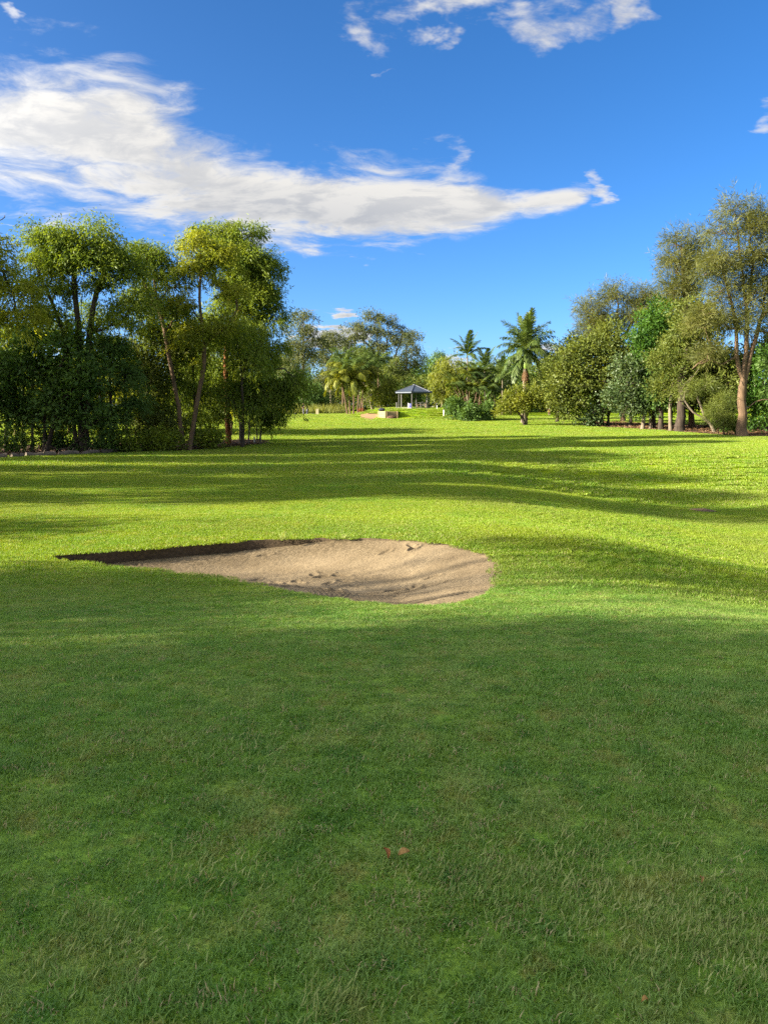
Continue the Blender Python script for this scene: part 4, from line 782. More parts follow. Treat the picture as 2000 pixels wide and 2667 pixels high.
def palm(name, label, group, foot, top, r0, r1, fronds, n, trunk_mat, seed=1, bow=0.0):
    """fronds: list of (mesh, share); lower entries hang lower"""
    R = np.random.default_rng(seed); root = empty(name, foot); tag(root, label, 'palm tree', group); top = np.asarray(top) - foot; mb = MB()
    pts = [top*t + np.array([bow*math.sin(math.pi*t), 0, 0]) for t in np.linspace(0, 1, 9)]; pts[0] = pts[0] + np.array([0, 0, -.15])
    mb.tube(pts, [r0*1.35] + [r0 + (r1 - r0)*t for t in np.linspace(0.1, 1, 8)], 12); mb.build('trunk', trunk_mat, root, True)
    for k in range(n):
        me = fronds[min(int(k/n*len(fronds)), len(fronds)-1)]; put_frond(me, root, top + np.array([0, 0, (.12 - .3*k/n)*r1*6]), k*2.39996 + R.uniform(-.25, .25), R.uniform(.88, 1.1))
    return root, top
R = np.random.default_rng(31)
# royal palm
fp = G(1364, 1104); dRo = fp[1] + 2; fp = ground_at(1365, dRo); top = P(1369, 918, dRo); mpp = dRo/F0
fr = [frond_mesh(R, 4.7, e, b, 70, .95, .10, dr, .55, L_PALM) for e, b, dr in ((1.45, .35, .1), (1.25, .9, .25), (1.0, 1.3, .4), (.75, 1.5, .5), (.45, 1.7, .6), (.1, 1.6, .7), (-.35, 1.15, .7))]
rp, tp = palm('royal_palm', 'tall royal palm with stout pale trunk, green crownshaft and brown skirt', None, fp, P(1368, 958, dRo), .34, .27, fr, 0, M_BARK_P, 2)
crown = np.asarray(top) - fp; mb = MB(); mb.tube([tp + np.array([0, 0, -.1]), tp*.6 + crown*.4, tp*.2 + crown*.8, crown + np.array([0, 0, .35])], [.30, .27, .19, .10], 12)
M_SHAFT = pmat('green_crownshaft', (0.13, 0.20, 0.035), 0.5, 3, 0.2, stretch=(1, 1, .2)); mb.build('crownshaft', M_SHAFT, rp, True)
for k in range(34): put_frond(fr[min(int(k/34*7), 6)], rp, crown + np.array([0, 0, .25 - .4*k/34]), k*2.39996 + .3, float(R.uniform(.9, 1.1)))
dead = frond_mesh(R, 2.4, -1.15, .45, 30, .5, .06, .9, .6, L_DEAD)
for k in range(9): put_frond(dead, rp, tp + np.array([0, 0, .15]), k*.7 + R.uniform(-.2, .2), float(R.uniform(.6, 1.0)), 'dead_frond')
# two upright feather palms above the cane palms
fa = [frond_mesh(R, 3.3, e, b, 46, .75, .085, dr, .15, L_PALM) for e, b, dr in ((1.35, .5, .15), (1.1, .9, .3), (.8, 1.2, .4), (.4, 1.4, .5))]
for i, (px, by, cy, d, n, sc) in enumerate(((1217, 1068, 925, 108, 11, 1.0), (1262, 1068, 962, 111, 9, .9), (1308, 1066, 985, 120, 9, .9))):
    f = ground_at(px, d); palm('feather_palm', ('tall feather palm rising above the cane palm clump', 'shorter feather palm right of the tall feather palm', 'feather palm half hidden left of the royal palm')[i], 'feather palms by the shelter', f, P(px, cy, d), .12, .08, fa, n, M_BARK_P, 40 + i)
# cane palms: many stems from one root
fc = [frond_mesh(R, 2.4, e, b, 34, .6, .075, dr, .2, m) for e, b, dr, m in ((1.2, 1.0, .3, L_PALM), (.9, 1.4, .4, L_YEL), (.5, 1.5, .5, L_PALM))]
for j, (bx, d, spread, lb) in enumerate(((1212, 106, 26, 'clump of cane palms with many thin stems, left of the two'), (1252, 107, 24, 'clump of cane palms with leaning stems, right of the two'))):
    f = ground_at(bx, d); root = empty('cane_palm', f); tag(root, lb, 'palm tree', 'cane palm clumps')
    for k in range(9):
        bx2 = bx + R.uniform(-14, 14); tx = bx + (k - 4)*spread/4.0*1.5 + R.uniform(-5, 5); ty = R.uniform(965, 1015); a = ground_at(bx2, d + R.uniform(-1, 1)) - f; b = P(tx, ty, d + R.uniform(-1.5, 1.5)) - f
        mb = MB(); mb.tube([a, a*.65 + b*.35 + np.array([0, 0, .25]), a*.3 + b*.7 + np.array([0, 0, .25]), b], [.06, .05, .045, .04], 6); mb.build('stem', M_BARK_B, root, True)
        for q in range(6): put_frond(fc[q % 3], root, b, q*1.047 + R.uniform(-.3, .3), float(R.uniform(.8, 1.15)))
# golden drooping palms left of the shelter
dQ = G(918, 1079)[1]; print('queen palms', dQ)
fq = [frond_mesh(R, 3.9, e, b, 60, 1.05, .085, dr, .5, m) for e, b, dr, m in ((1.15, 1.2, .7, L_PALM), (.95, 1.7, .9, L_PALMY), (.7, 2.0, 1.0, L_PALMY), (.35, 1.9, 1.1, L_PALMY), (-.1, 1.5, 1.1, L_PALMY))]
fdark = [frond_mesh(R, 3.4, e, b, 46, .9, .08, dr, .5, L_PALM) for e, b, dr in ((1.15, 1.2, .7), (.9, 1.7, .9), (.5, 1.9, 1.0))]
for i, (px, cx, cy, dd, n) in enumerate(((905, 890, 988, 0, 19), (912, 906, 966, 1.2, 20), (921, 922, 984, -.4, 18), (931, 936, 974, 2.5, 18), (936, 952, 984, 3.5, 15))):
    f = ground_at(px, dQ + dd); palm('golden_palm', 'drooping golden palm in the cluster, ' + ('leftmost crown', 'tallest crown', 'front trunk with dark foot', 'right middle', 'rightmost crown')[i], 'golden palms left of the shelter', f, P(cx, cy, dQ + dd), .12, .09, fq, n, M_BARK_B, 60 + i)
for i, (px, cy, d) in enumerate(((893, 935, 138), (985, 945, 140), (945, 950, 142))):
    f = ground_at(px, d); palm('dark_palm', ('dark plumed palm behind the golden palms', 'dark plumed palm right of the golden palms', 'dark plumed palm between the other two behind the golden palms')[i], 'dark palms behind the golden ones', f, P(px, cy, d), .16, .12, fdark, 15, M_BARK_B, 70 + i)

# ------------------------------------------------------------------ shelter
dG = 115.0; gz = ground_at(1078, dG); gz[2] = float(H(gz[0], gz[1])) + .02
sh = empty('shelter', gz, 0); tag(sh, 'open six sided picnic shelter with blue grey roof on the grassy bank', 'shelter')
RP, RE, EV, AP = 2.38, 2.92, 2.34, 3.38
ang = [math.radians(80 + 60*k) for k in range(6)]
mb = MB(); v = [(2.7*math.cos(a), 2.7*math.sin(a), z) for z in (-.5, .06) for a in ang]; mb.add(v, [tuple(range(6, 12)), tuple(reversed(range(6)))] + [(k, (k+1) % 6, 6 + (k+1) % 6, 6+k) for k in range(6)]); mb.build('floor_slab', M_CONC, sh)
for a in ang:
    mb = MB(); mb.box((RP*math.cos(a), RP*math.sin(a), .06 + EV/2), (.13, .13, EV), a); mb.build('post', M_POST, sh, bevel=.01)
for k in range(6):
    a, b = ang[k], ang[(k+1) % 6]; A = np.array([RE*math.cos(a), RE*math.sin(a), EV]); B = np.array([RE*math.cos(b), RE*math.sin(b), EV]); T_ = np.array([0, 0, AP]); rf = MB(); n = 9
    # ribbed roof sheet: folds run down the slope
    fs = []; out = np.cross(B - A, T_ - A); out /= np.linalg.norm(out)
    if out[2] < 0: out = -out
    vs = []
    for i in range(n*2+1):
        t = i/(n*2); e = A + (B - A)*t; up = T_ + ((A + B)/2 - T_)*.04; h = .03 if i % 2 else 0.0; f0 = abs(2*t - 1); tp_ = e + (up - A if t < .5 else up - B)*0 + ((T_ - (A+B)/2)*(1 - f0)); vs += [e + out*h, tp_ + out*h]
    for i in range(n*2): fs.append((2*i, 2*i+2, 2*i+3, 2*i+1))
    rf.add(vs, fs); ro = rf.build('roof_panel', M_ROOF, sh)
    cp = MB(); cp.tube([A + out*.02, T_ + out*.02], .07, 6); cp.build('ridge_cap', M_ROOFCAP, sh)
    fa_ = MB(); mid_ = (A + B)/2; L = np.linalg.norm(B - A); fa_.box((mid_[0], mid_[1], EV - .10), (L*.99, .04, .16), math.atan2(*(B - A)[[1, 0]])); fa_.build('fascia', M_ROOF, sh)
    be = MB(); p0 = A*RP/RE; p1 = B*RP/RE; mid_ = (p0 + p1)/2; be.box((mid_[0], mid_[1], EV - .06), (np.linalg.norm(p1 - p0) - .14, .09, .14), math.atan2(*(p1 - p0)[[1, 0]])); be.build('beam', M_POST, sh)
mb = MB(); mb.tube([(0, 0, AP - .02), (0, 0, AP + .08), (0, 0, AP + .13)], [.22, .18, .03], 8); mb.build('roof_finial', M_ROOFCAP, sh)
# rail between the two right-hand back posts, braced left side
def rail(k, name):
    a, b = ang[k], ang[(k+1) % 6]; A = np.array([RP*math.cos(a), RP*math.sin(a)]); B = np.array([RP*math.cos(b), RP*math.sin(b)]); m_ = (A + B)/2; L = np.linalg.norm(B - A); rz = math.atan2(*(B - A)[[1, 0]]); mb = MB(); mb.box((m_[0], m_[1], .80), (L - .14, .09, .07), rz)
    for t in (.33, .66): c = A + (B - A)*t; mb.box((c[0], c[1], .41), (.07, .07, .70), rz)
    mb.build(name, M_POST, sh)
rail(3, 'rail'); rail(5, 'rail')
tb = empty('picnic_table', (gz[0] + 1.1, gz[1] + .2, gz[2] + .065)); tag(tb, 'timber picnic table under the right side of the shelter', 'table')
mb = MB(); mb.box((0, 0, .74), (1.7, .75, .05)); mb.build('table_top', M_TIMBER, tb, bevel=.008)
for sx in (-1, 1): mb = MB(); mb.box((sx*.6, 0, .36), (.08, .6, .71)); mb.build('leg', M_TIMBER, tb, bevel=.005)
for sy in (-1, 1): mb = MB(); mb.box((0, sy*.72, .44), (1.7, .26, .05)); mb.build('bench_seat', M_TIMBER, tb, bevel=.008)
for sy in (-1, 1):
    for sx in (-1, 1): mb = MB(); mb.box((sx*.6, sy*.72, .207), (.07, .2, .414)); mb.build('bench_leg', M_TIMBER, tb, bevel=.005)
bn = empty('drink_barrel', P(1068, 1066, dG - 1.6) * np.array([1, 1, 0]) + np.array([0, 0, gz[2] + .06])); tag(bn, 'small blue and white water barrel beside the front shelter post', 'barrel')
mb = MB(); mb.tube([(.10, 0, 0), (.10, 0, .04), (.10, 0, .55), (.10, 0, .6)], [.19, .21, .21, .17], 12); mb.build('drum', M_BLUE, bn, True)
mb = MB(); mb.tube([(-.22, 0, 0), (-.22, 0, .6), (-.22, 0, .68)], [.12, .12, .05], 10); mb.build('white_tank', M_WHITE, bn, True)

# ------------------------------------------------------------------ timber retaining wall, bag, potted plant, posts
dW = 107.0
def wall_run(root, f, p0, p1, zt, planks, mat):
    v_ = p1 - p0; L = np.linalg.norm(v_[:2]); rz = math.atan2(v_[1], v_[0]); c = (p0 + p1)/2 - f
    for k in range(planks):
        mb = MB(); mb.box((c[0], c[1], zt - .12 - k*.235), (L, .09, .225), rz); mb.build('sleeper', mat, root, bevel=.012)
    return rz
W0p, W1p, W2p = P(985, 1088, dW + 1.2), P(1003.5, 1089, dW), P(1035.5, 1088, dW + .3)
fw = np.array([W1p[0], W1p[1], float(H(W1p[0], W1p[1]))]); zt = P(1003, 1071, dW)[2] - fw[2]
rw = empty('retaining_wall', fw); tag(rw, 'low pale timber retaining wall of stacked sleepers at the end of the bank', 'wall')
r1 = wall_run(rw, fw, W0p, W1p - np.array([.05, 0, 0]), zt, 5, M_TIMBER); r2 = wall_run(rw, fw, W1p + np.array([.12, 0, 0]), W2p, zt, 5, M_TIMBER)
for p, rz in ((W0p, r1), (W1p, r1), (W1p + np.array([.22, -.02, 0]), r2), (W2p, r2)):
    mb = MB(); mb.box((p[0]-fw[0], p[1]-fw[1]-.10, zt/2 - .25), (.12, .10, zt + .5 + .06), rz); mb.build('post', M_TIMBER, rw, bevel=.01)
mb = MB()                                                     # the level fill behind the wall
q = [(W0p - fw)[:2], (W1p - fw)[:2], (W2p - fw)[:2], (W2p - fw)[:2] + np.array([.6, 6]), (W0p - fw)[:2] + np.array([-.2, 6])]
mb.add([(a, b + .06, zt - .03) for a, b in q] + [(a, b + .06, -1.0) for a, b in q], [(0, 1, 2, 3, 4)] + [(i, i+5, (i+1) % 5 + 5, (i+1) % 5) for i in range(5)]); mb.build('backfill', M_GROUND, rw)
def lump(name, loc, dims, mat, label, cat, seed, group=None, rz=0, n=3, rough=.25):
    bm = bmesh.new(); bmesh.ops.create_icosphere(bm, subdivisions=n, radius=1); Rr = np.random.default_rng(seed); o1, o2 = Rr.uniform(0, 50, 2)
    for v in bm.verts:
        k = 1 + rough*(float(fbm(v.co.x*1.7 + o1 + v.co.z, v.co.y*1.7 + o2 - v.co.z, 3)) - .45)*2; v.co = Vector((v.co.x*dims[0]*k, v.co.y*dims[1]*k, max(v.co.z*dims[2]*k + dims[2]*.75, -.03)))
    me = bpy.data.meshes.new(name); bm.to_mesh(me); bm.free(); o = link(name, me, mat, None, True); o.location = Vector([float(c) for c in loc]); o.rotation_euler = (0, 0, rz); tag(o, label, cat, group); return o
lump('dirt_mound', np.array([P(1020, 1088, dW - .4)[0], dW - .4, float(H(P(1020, 1088, dW - .4)[0], dW - .4)) - .05]), (.62, .25, .30), M_MULCH, 'heap of brown soil against the right half of the retaining wall', 'soil heap', 3)
bag = empty('kit_bag', P(994, 1071, dW + 1.5)*np.array([1, 1, 0]) + np.array([0, 0, fw[2] + zt - .03])); tag(bag, 'dark navy bag lying on top of the retaining wall', 'bag')
M_NAVY = pmat('navy_cloth', (0.02, 0.02, 0.045), 0.85, 6, 0.4)
mb = MB(); mb.tube([(-.42, 0, .17), (-.40, 0, .19), (-.2, 0, .22), (.15, 0, .25), (.40, 0, .22), (.43, 0, .2)], [.08, .17, .21, .23, .20, .10], 10); mb.build('body', M_NAVY, bag, True)
mb = MB(); mb.tube([(-.2, -.05, .40), (-.1, -.05, .50), (.1, -.05, .52), (.2, -.05, .44)], .02, 6); mb.build('handle', M_NAVY, bag, True)
pp = empty('potted_plant', ground_at(940.5, 119)); tag(pp, 'white pot with reddish plant beside the golden palms', 'plant')
mb = MB(); mb.tube([(0, 0, 0), (0, 0, .04), (0, 0, .30), (0, 0, .33), (0, 0, .28)], [.12, .13, .18, .19, .15], 12); mb.build('pot', M_WHITE, pp, True)
n = 260; c = R.normal(0, 1, (n, 3))*np.array([.20, .20, .15]) + np.array([0, 0, .55]); V = leaf_geom(R, c, nrm(c - np.array([0, 0, .3])) + R.normal(0, .4, (n, 3)), np.full(n, .18), np.full(n, .07))
L_RED = leaf_mat('red_leaf', (0.16, 0.045, 0.03), (0.32, 0.12, 0.06), .3); link('foliage', mesh_np('foliage', V, np.arange(4*n).reshape(-1, 4)), L_RED, pp)
mb = MB(); mb.tube([(0, 0, .25), (.02, 0, .55)], .02, 5); mb.build('stem', M_BARK_D, pp)
def board(px, py, d, w, h, t, mat, label, name, cat):
    f = ground_at(px, d); o = empty(name, f); tag(o, label, cat); mb = MB(); mb.box((0, 0, h/2 - .1), (w, t, h + .2)); mb.build('panel', mat, o, bevel=.012); return o
b_ = board(826.5, 1076, 120, .40, .88, .10, M_CREAM, 'upright cream marker board on the far tee', 'marker_board', 'marker board'); mb = MB(); mb.box((0, 0, .80), (.44, .14, .04)); mb.build('cap', M_CREAM, b_, bevel=.006)
def stake(name, p, h, r, mat, label, cat='post', cap=True):
    o = empty(name, p); tag(o, label, cat); mb = MB(); mb.tube([(0, 0, -.2), (0, 0, h - .05), (0, 0, h)], [r, r, r*.5], 8); mb.build('shaft', mat, o, True); mb = MB(); mb.tube([(0, 0, -.02), (0, 0, .03)], [r*1.6, r*1.35], 8); mb.build('collar', M_SOIL, o); return o
stake('white_stake', G(663, 1157), .62, .055, M_WHITE, 'short white stake beside the sapling at the end of the left grove')
stake('white_post', ground_at(1156, 108), 1.0, .10, M_WHITE, 'stout white post on the bank right of the shelter')
stake('grey_post', ground_at(1033, 113.5), .9, .09, M_POST, 'short grey post left of the shelter')
stake('white_post', ground_at(1138, 112), .55, .06, M_WHITE, 'small white post between the shelter and the stout white post')
for px, lb in ((770, 'small dark rounded tee block left of the standing golfer'), (817, 'flat dark tee block between the golf bag and the marker board')):
    lump('tee_block', ground_at(px, 121), (.24 if px < 800 else .42, .2, .16 if px < 800 else .09), M_BLACK, lb, 'tee block', px, 'dark blocks on the far tee', n=2)
gb = empty('golf_bag', ground_at(799.5, 121)); tag(gb, 'dark golf bag standing right of the golfer', 'golf bag')
mb = MB(); mb.tube([(0, 0, 0), (0, 0, .03), (.05, .02, .78), (.05, .02, .82)], [.15, .17, .15, .14], 12); mb.build('body', M_GREYC, gb, True)
mb = MB(); mb.box((-.14, -.05, .38), (.12, .2, .42)); mb.build('pocket', M_BLACK, gb, bevel=.02)
for k in range(4): mb = MB(); a = k*1.6; mb.tube([(.05 + .06*math.cos(a), .02 + .06*math.sin(a), .7), (.06 + .1*math.cos(a), .02 + .1*math.sin(a), 1.02)], .012, 5); mb.tube([(.06 + .1*math.cos(a), .02 + .1*math.sin(a), 1.0), (.09 + .12*math.cos(a), .02 + .1*math.sin(a), 1.08)], [.03, .035], 6); mb.build('club', M_GREYC, gb)

# ------------------------------------------------------------------ people
def skin_mesh(name, verts, edges, radii, mat, parent, rootv=0, sub=1):
    me = bpy.data.meshes.new(name); me.from_pydata([tuple(map(float, v)) for v in verts], edges, []); o = link(name, me, mat, parent)
    o.modifiers.new('skin', 'SKIN')
    for i, sv in enumerate(me.skin_vertices[0].data): sv.radius = (radii[i], radii[i]) if not hasattr(radii[i], '__len__') else radii[i]; sv.use_root = (i == rootv)
    m = o.modifiers.new('sub', 'SUBSURF'); m.levels = sub; m.render_levels = sub; o.modifiers['skin'].use_smooth_shade = True
    return o
def person(px, d, rz, label, top, legs, legs_short, arm_pose, height=1.75):
    f = ground_at(px, d); root = empty('person', f, rz); tag(root, label, 'person'); k = height/1.75; S = lambda v: tuple(c*k for c in v)
    V = [(0, 0, .95), (0, 0, 1.15), (0, 0, 1.38), (0, 0, 1.50), (0, .01, 1.58), (0, -.01, 1.68), (0, 0, 1.75)]; Ed = [(i, i+1) for i in range(6)]; Rd = [(.15, .11), (.14, .10), (.17, .10), (.055, .055), (.065, .075), (.078, .095), (.045, .055)]
    for s in (-1, 1):
        b = len(V); V += [(s*.09, 0, .88), (s*.10, -.02, .50), (s*.11, .01, .09), (s*.12, -.12, .04)]; Ed += [(0, b), (b, b+1), (b+1, b+2), (b+2, b+3)]; Rd += [.085, .058, .04, .035]
        b = len(V); A = arm_pose[0 if s < 0 else 1]; V += [(s*.19, 0, 1.40), tuple(A[0]), tuple(A[1]), tuple(A[2])]; Ed += [(2, b), (b, b+1), (b+1, b+2), (b+2, b+3)]; Rd += [.058, .042, .030, .03]
        for q in range(4): h = len(V); e = np.array(A[2]); w = nrm(np.array(A[2]) - np.array(A[1]))*.05; V += [tuple(e + w + np.array([(q - 1.5)*.018, 0, -.01*abs(q-1.5)])), tuple(e + w*1.9 + np.array([(q - 1.5)*.018, -.012, -.02]))]; Ed += [(b+3, h), (h, h+1)]; Rd += [.010, .008]
        h = len(V); V += [tuple(np.array(A[2]) + np.array([-s*.035, -.02, .0]))]; Ed += [(b+3, h)]; Rd += [.010]
    skin_mesh('body', [S(v) for v in V], Ed, [tuple(c*k for c in r) if hasattr(r, '__len__') else r*k for r in Rd], M_SKIN, root)
    sv = [(0, 0, .93), (0, 0, 1.15), (0, 0, 1.38), (0, 0, 1.47), (-.19, 0, 1.40), (.19, 0, 1.40)]; a0, a1 = np.array(arm_pose[0][0]), np.array(arm_pose[1][0]); sv += [tuple((np.array((-.19, 0, 1.40)) + a0)/2), tuple((np.array((.19, 0, 1.40)) + a1)/2)]
    skin_mesh('shirt', [S(v) for v in sv], [(0, 1), (1, 2), (2, 3), (2, 4), (2, 5), (4, 6), (5, 7)], [(.175*k, .13*k), (.16*k, .12*k), (.19*k, .12*k), (.075*k, .075*k), .075*k, .075*k, .064*k, .064*k], top, root)
    kz = .46 if legs_short else .10
    lv = [(0, 0, .98), (-.09, 0, .86), (.09, 0, .86), (-.10, -.01, max(kz, .5)), (.10, -.01, max(kz, .5))]; le = [(0, 1), (0, 2), (1, 3), (2, 4)]; lr = [(.165*k, .125*k), .105*k, .105*k, .08*k, .08*k]
    if not legs_short: lv += [(-.11, .01, .10), (.11, .01, .10)]; le += [(3, 5), (4, 6)]; lr += [.06*k, .06*k]
    skin_mesh('trousers', [S(v) for v in lv], le, lr, legs, root)
    for s in (-1, 1): skin_mesh('shoe', [S((s*.11, .04, .045)), S((s*.115, -.05, .04)), S((s*.12, -.15, .035))], [(0, 1), (1, 2)], [.045*k, .045*k, .035*k], M_WHITE, root)
    bm = bmesh.new(); bmesh.ops.create_uvsphere(bm, u_segments=12, v_segments=8, radius=1)
    bmesh.ops.delete(bm, geom=[v for v in bm.verts if v.co.z < -.25 or (v.co.y < -.45 and v.co.z < .3)], context='VERTS')
    for v in bm.verts: v.co = Vector((v.co.x*.092*k, v.co.y*.108*k + .005*k, v.co.z*.10*k + 1.70*k))
    me = bpy.data.meshes.new('hair'); bm.to_mesh(me); bm.free(); link('hair', me, M_BLACK, root, True)
    return root
person(790.5, 121, math.radians(-50), 'golfer in black top and grey trousers standing on the far tee', M_BLACK, M_GREYC, False, (((-.26, -.02, 1.14), (-.12, -.20, 1.06), (-.02, -.24, 1.05)), ((.26, -.02, 1.14), (.14, -.20, 1.08), (.05, -.24, 1.07))))
dP = 137.0
person(1430, dP, math.radians(150), 'person in pale top and tan shorts standing beyond the small round tree', M_LIGHTC, M_TANLEAF, True, (((-.26, .02, 1.13), (-.27, -.03, .90), (-.27, -.06, .82)), ((.26, .02, 1.13), (.27, -.03, .90), (.27, -.06, .82))))

# ------------------------------------------------------------------ far houses
def house(px, d, w, dep, wall_h, roof_h, rz, label, z=None, wall=M_RENDER, roof=M_HOUSE):
    f = ground_at(px, d); 
    if z is not None: f[2] = z
    o = empty('house', f, rz); tag(o, label, 'house', None); mb = MB(); mb.box((0, 0, wall_h/2 - 1.5), (w, dep, wall_h + 3)); mb.build('wall', wall, o)
    e = .5; A = (w/2 + e, dep/2 + e); zt = wall_h; rl = w/2 - dep/2*.7; mb = MB()
    mb.add([(-A[0], -A[1], zt), (A[0], -A[1], zt), (A[0], A[1], zt), (-A[0], A[1], zt), (-rl, 0, zt + roof_h), (rl, 0, zt + roof_h)], [(0, 1, 5, 4), (1, 2, 5), (2, 3, 4, 5), (3, 0, 4), (3, 2, 1, 0)]); mb.build('roof', roof, o)
    mb = MB(); mb.tube([(-rl, 0, zt + roof_h), (rl, 0, zt + roof_h)], .12, 6); mb.build('ridge_cap', roof, o)
    for k in range(4):
        x = -w*.36 + k*w*.24; mb = MB(); mb.box((x, -dep/2 - .02, wall_h*.55), (1.3, .08, 1.2)); wn = mb.build('window', M_WHITE, o)
        mb = MB(); mb.box((x, -dep/2 - .075, wall_h*.55), (1.1, .04, 1.0)); mb.build('pane', M_GLASS, wn)
    mb = MB(); mb.box((0, -A[1] + .02, zt - .06), (2*A[0], .1, .14)); mb.build('gutter', M_WHITE, o)
    return o
house(1121, 208, 15, 9, 5.4, 2.6, math.radians(-8), 'distant house with dark tiled roof above the trees right of the shelter', z=1.8)
house(1412, 196, 12, 8, 5.2, 2.4, math.radians(20), 'distant house with pale wall behind the royal palm', z=1.6)

# ------------------------------------------------------------------ drain, logs, litter, long grass, fallen leaves
gr = empty('drain_grate', GRATE, math.radians(8)); tag(gr, 'rusty square drain grate sunk in the grass on the right', 'drain')
mb = MB(); mb.box((0, 0, -.12), (1.0, 1.0, .1)); mb.build('pit', M_SOIL, gr)
mb = MB()
for sx in (-1, 1): mb.box((sx*.47, 0, -.02), (.07, 1.0, .09)); mb.box((0, sx*.47, -.022), (.86, .07, .085))
mb.build('frame', M_IRON, gr)
for k in range(9): mb = MB(); mb.box((-.40 + k*.1, 0, .0), (.045, .87, .05)); mb.build('bar', M_IRON, gr)
for i, (p0, p1, r, lb) in enumerate((((-60, 1197), (22, 1194), .17, 'weathered log cut off by the left edge of the photo'), ((24, 1193), (66, 1191), .13, 'pale short log with its bright cut end second from the left'), ((62, 1191), (150, 1188), .15, 'long grey log lying in front of the slim pale stemmed tree'), ((152, 1187), (205, 1185), .16, 'knotted grey log lying in front of the domed gum'),
        ((215, 1184), (262, 1181), .14, 'short broken log right of the domed gum trunk'), ((262, 1181), (345, 1177), .16, 'curved log in front of the leaning small tree'), ((346, 1177), (432, 1173), .13, 'straight thin log ending left of the twin foot'))):
    a, b = G(*p0), G(*p1); o = empty('edging_log', a); tag(o, lb, 'log', 'logs edging the left grove'); v_ = b - a; mb = MB(); n = 9
    pts = [v_*t + np.array([0, .25*math.sin(3.1*t + i), 0])*(1 if 0 < t < 1 else .3) + np.array([0, 0, r*.8 + .04*math.sin(7*t + i)]) for t in np.linspace(0.02, .98, n)]; mb.tube(pts, [r*(.85 + .3*float(R.random())) for _ in range(n)], 10); mb.build('bole', M_LOG, o, True)
    q = pts[3 + i % 4]; mb = MB(); mb.tube([q, q + np.array([.12, -.1, .16]), q + np.array([.2, -.16, .30])], [.06, .045, .03], 7); mb.build('knot', M_LOG, o, True)
def litter(name, poly, n, mat, label, L, Wd, lift=.055, front=None):
    lo, hi = poly.min(0), poly.max(0); p = R.uniform(lo, hi, (n*4, 2)); p = p[rect_sd(p, poly, .1) < -.02][:n]; c = np.column_stack([p, H(p[:, 0], p[:, 1]) + lift + R.uniform(0, .05, len(p))])
    ax = np.column_stack([R.normal(0, 1, (len(p), 2)), R.normal(0, .25, len(p))]); V = leaf_geom(R, c, ax, L*R.uniform(.6, 1.4, len(p)), Wd*R.uniform(.7, 1.3, len(p))); tag(link(name, mesh_np(name, V, np.arange(4*len(p)).reshape(-1, 4)), mat), label, 'leaf litter', kind='stuff')
litter('leaf_litter', BED_L, 9000, M_MULCH, 'brown leaf litter under the left grove', .22, .06); litter('leaf_litter', BED_R, 9000, L_DEAD, 'reddish brown leaf litter along the right grove', .30, .07)
def twig_pile(pxs, label):
    o = empty('twig_pile', G(*pxs[0])); tag(o, label, 'twigs', 'fallen twigs')
    f = np.array(o.location)
    for k, q in enumerate(pxs):
        a = G(*q) - f + np.array([0, 0, .06]); th = R.uniform(-.5, .5); L = R.uniform(.7, 1.6); mb = MB(); mb.tube([a, a + np.array([L*.5*math.cos(th), L*.5*math.sin(th), .12]), a + np.array([L*math.cos(th), L*math.sin(th)*.6, .05])], [.035, .03, .012], 5); mb.build('twig', M_BARK_B, o)
twig_pile([(580 + 12*k, 1163 - k*.6) for k in range(8)], 'fallen twigs and bark at the foot of the orange trunk'); twig_pile([(1780 + 12*k, 1127 + k*.5) for k in range(7)], 'fallen bare twigs in front of the leaning trunk')
# long grass bank beyond the far tee
def blades(name, cen, n, L, Wd, spread, mat, label, tilt=.35, kind='stuff', cat='grass'):
    k = R.integers(0, len(cen), n); p = np.asarray(cen)[k] + np.column_stack([R.normal(0, spread[0], n), R.normal(0, spread[1], n), np.zeros(n)]); p[:, 2] = H(p[:, 0], p[:, 1])
    ax = np.column_stack([R.normal(0, tilt, (n, 2)), np.ones(n)]); V = leaf_geom(R, p, ax, L*R.uniform(.6, 1.3, n), np.full(n, Wd)); o = link(name, mesh_np(name, V, np.arange(4*n).reshape(-1, 4)), mat); tag(o, label, cat, kind=kind); return o
blades('long_grass', [ground_at(px, 133) for px in range(735, 890, 6)], 7000, 1.5, .07, (.9, 3.0), L_REED, 'bank of long pale grass behind the far tee')
# coarse grass patches in the foreground
cg = leaf_mat('coarse_grass', (0.20, 0.27, 0.07), (0.38, 0.42, 0.16), .35, clump=3)
def coarse(cx, cy, n, L, sx, sy, seed):
    f = G(cx, cy); RR = np.random.default_rng(seed); p = f[:2] + RR.normal(0, 1, (n, 2))*np.array([sx, sy]); p = p[rect_sd(p, BUNK) > .05]; n = len(p); az = RR.normal(.6, .7, n); t = np.clip(RR.normal(.75, .3, n), .1, 1.35)
    b = np.column_stack([p, H(p[:, 0], p[:, 1])]); hd = np.column_stack([np.cos(az), np.sin(az)]); ax = np.column_stack([hd*np.sin(t)[:, None], np.cos(t)]); return b, ax, L*RR.uniform(.5, 1.3, n)
bb = [coarse(*a) for a in ((1270, 2320, 700, .033, .20, .13, 1), (1660, 2400, 1000, .035, .25, .17, 2), (1900, 2480, 700, .034, .14, .14, 3), (870, 2650, 110, .055, .06, .04, 4), (560, 2280, 260, .045, .2, .12, 5), (240, 2480, 200, .045, .15, .1, 6), (1500, 2250, 500, .05, .3, .2, 7), (420, 1800, 200, .06, .35, .25, 8), (700, 1950, 220, .06, .4, .25, 9))]
b = np.concatenate([q[0] for q in bb]); ax = np.concatenate([q[1] for q in bb]); L = np.concatenate([q[2] for q in bb])
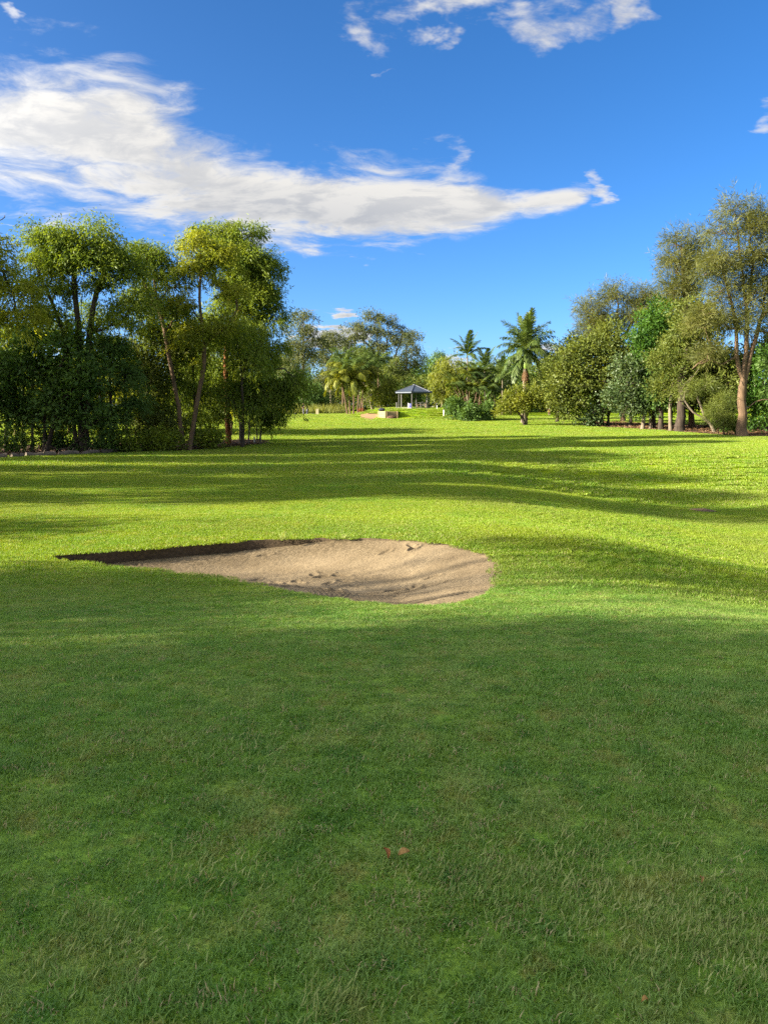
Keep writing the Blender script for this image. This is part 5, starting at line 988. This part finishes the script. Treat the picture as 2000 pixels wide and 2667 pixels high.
tag(link('coarse_grass', mesh_np('coarse_grass', leaf_geom(R, b, ax, L, np.full(len(L), .0055)), np.arange(4*len(L)).reshape(-1, 4)), cg), 'longer paler coarse grass growing in patches in the foreground', 'grass', kind='stuff')
def tuft(px, py, n, L, label):
    f = G(px, py); az = R.uniform(0, 6.28, n); t = R.uniform(.1, 1.0, n); ax = np.column_stack([np.cos(az)*np.sin(t), np.sin(az)*np.sin(t), np.cos(t)]); c = np.zeros((n, 3)) + R.normal(0, .015, (n, 3))*np.array([1, 1, 0]); o = link('grass_tuft', mesh_np('grass_tuft', leaf_geom(R, c, ax, L*R.uniform(.6, 1.2, n), np.full(n, .009)), np.arange(4*n).reshape(-1, 4)), cg); o.location = Vector([float(q) for q in f]); tag(o, label, 'grass tuft', 'grass tufts at the bunker'); return o
tuft(735, 1409, 45, .22, 'tuft of grass hanging over the back edge of the bunker'); tuft(895, 1404, 30, .16, 'smaller pale tuft of grass on the back edge of the bunker, right of the other')
def fallen_leaf(px, py, L, Wd, rz, tilt, mat, label):
    f = G(px, py); mb = MB(); n = 7; vs = []; fs = []
    for i in range(n):
        t = i/(n-1); w = Wd*.5*math.sin(math.pi*min(t*.93 + .04, 1))**.8; z = .012*math.sin(math.pi*t) + .003; vs += [((t-.5)*L, -w, z + .008), ((t-.5)*L, 0, z), ((t-.5)*L, w, z + .010)]
    for i in range(n-1):
        for k in range(2): fs.append((3*i+k, 3*i+3+k, 3*i+4+k, 3*i+1+k))
    mb.add(vs, fs); o = mb.build('fallen_leaf', mat, None, True); o.location = Vector((float(f[0]), float(f[1]), float(f[2]) + .028)); o.rotation_euler = (tilt, -tilt*.5, rz); tag(o, label, 'leaf', 'fallen leaves on the foreground grass')
for a in ((1003, 2258, .052, .024, 1.9, .35, M_DRYLEAF, 'orange brown fallen leaf lying upright in the foreground grass'), (1052, 2250, .045, .026, .3, .3, M_TANLEAF, 'curled tan fallen leaf right of the orange one'), (1820, 2322, .028, .013, 1.4, .3, M_TANLEAF, 'small reddish leaf in the coarse grass at the right'), (1676, 2648, .020, .012, .2, .2, M_TANLEAF, 'pale orange leaf at the bottom edge right of centre')):
    fallen_leaf(*a)
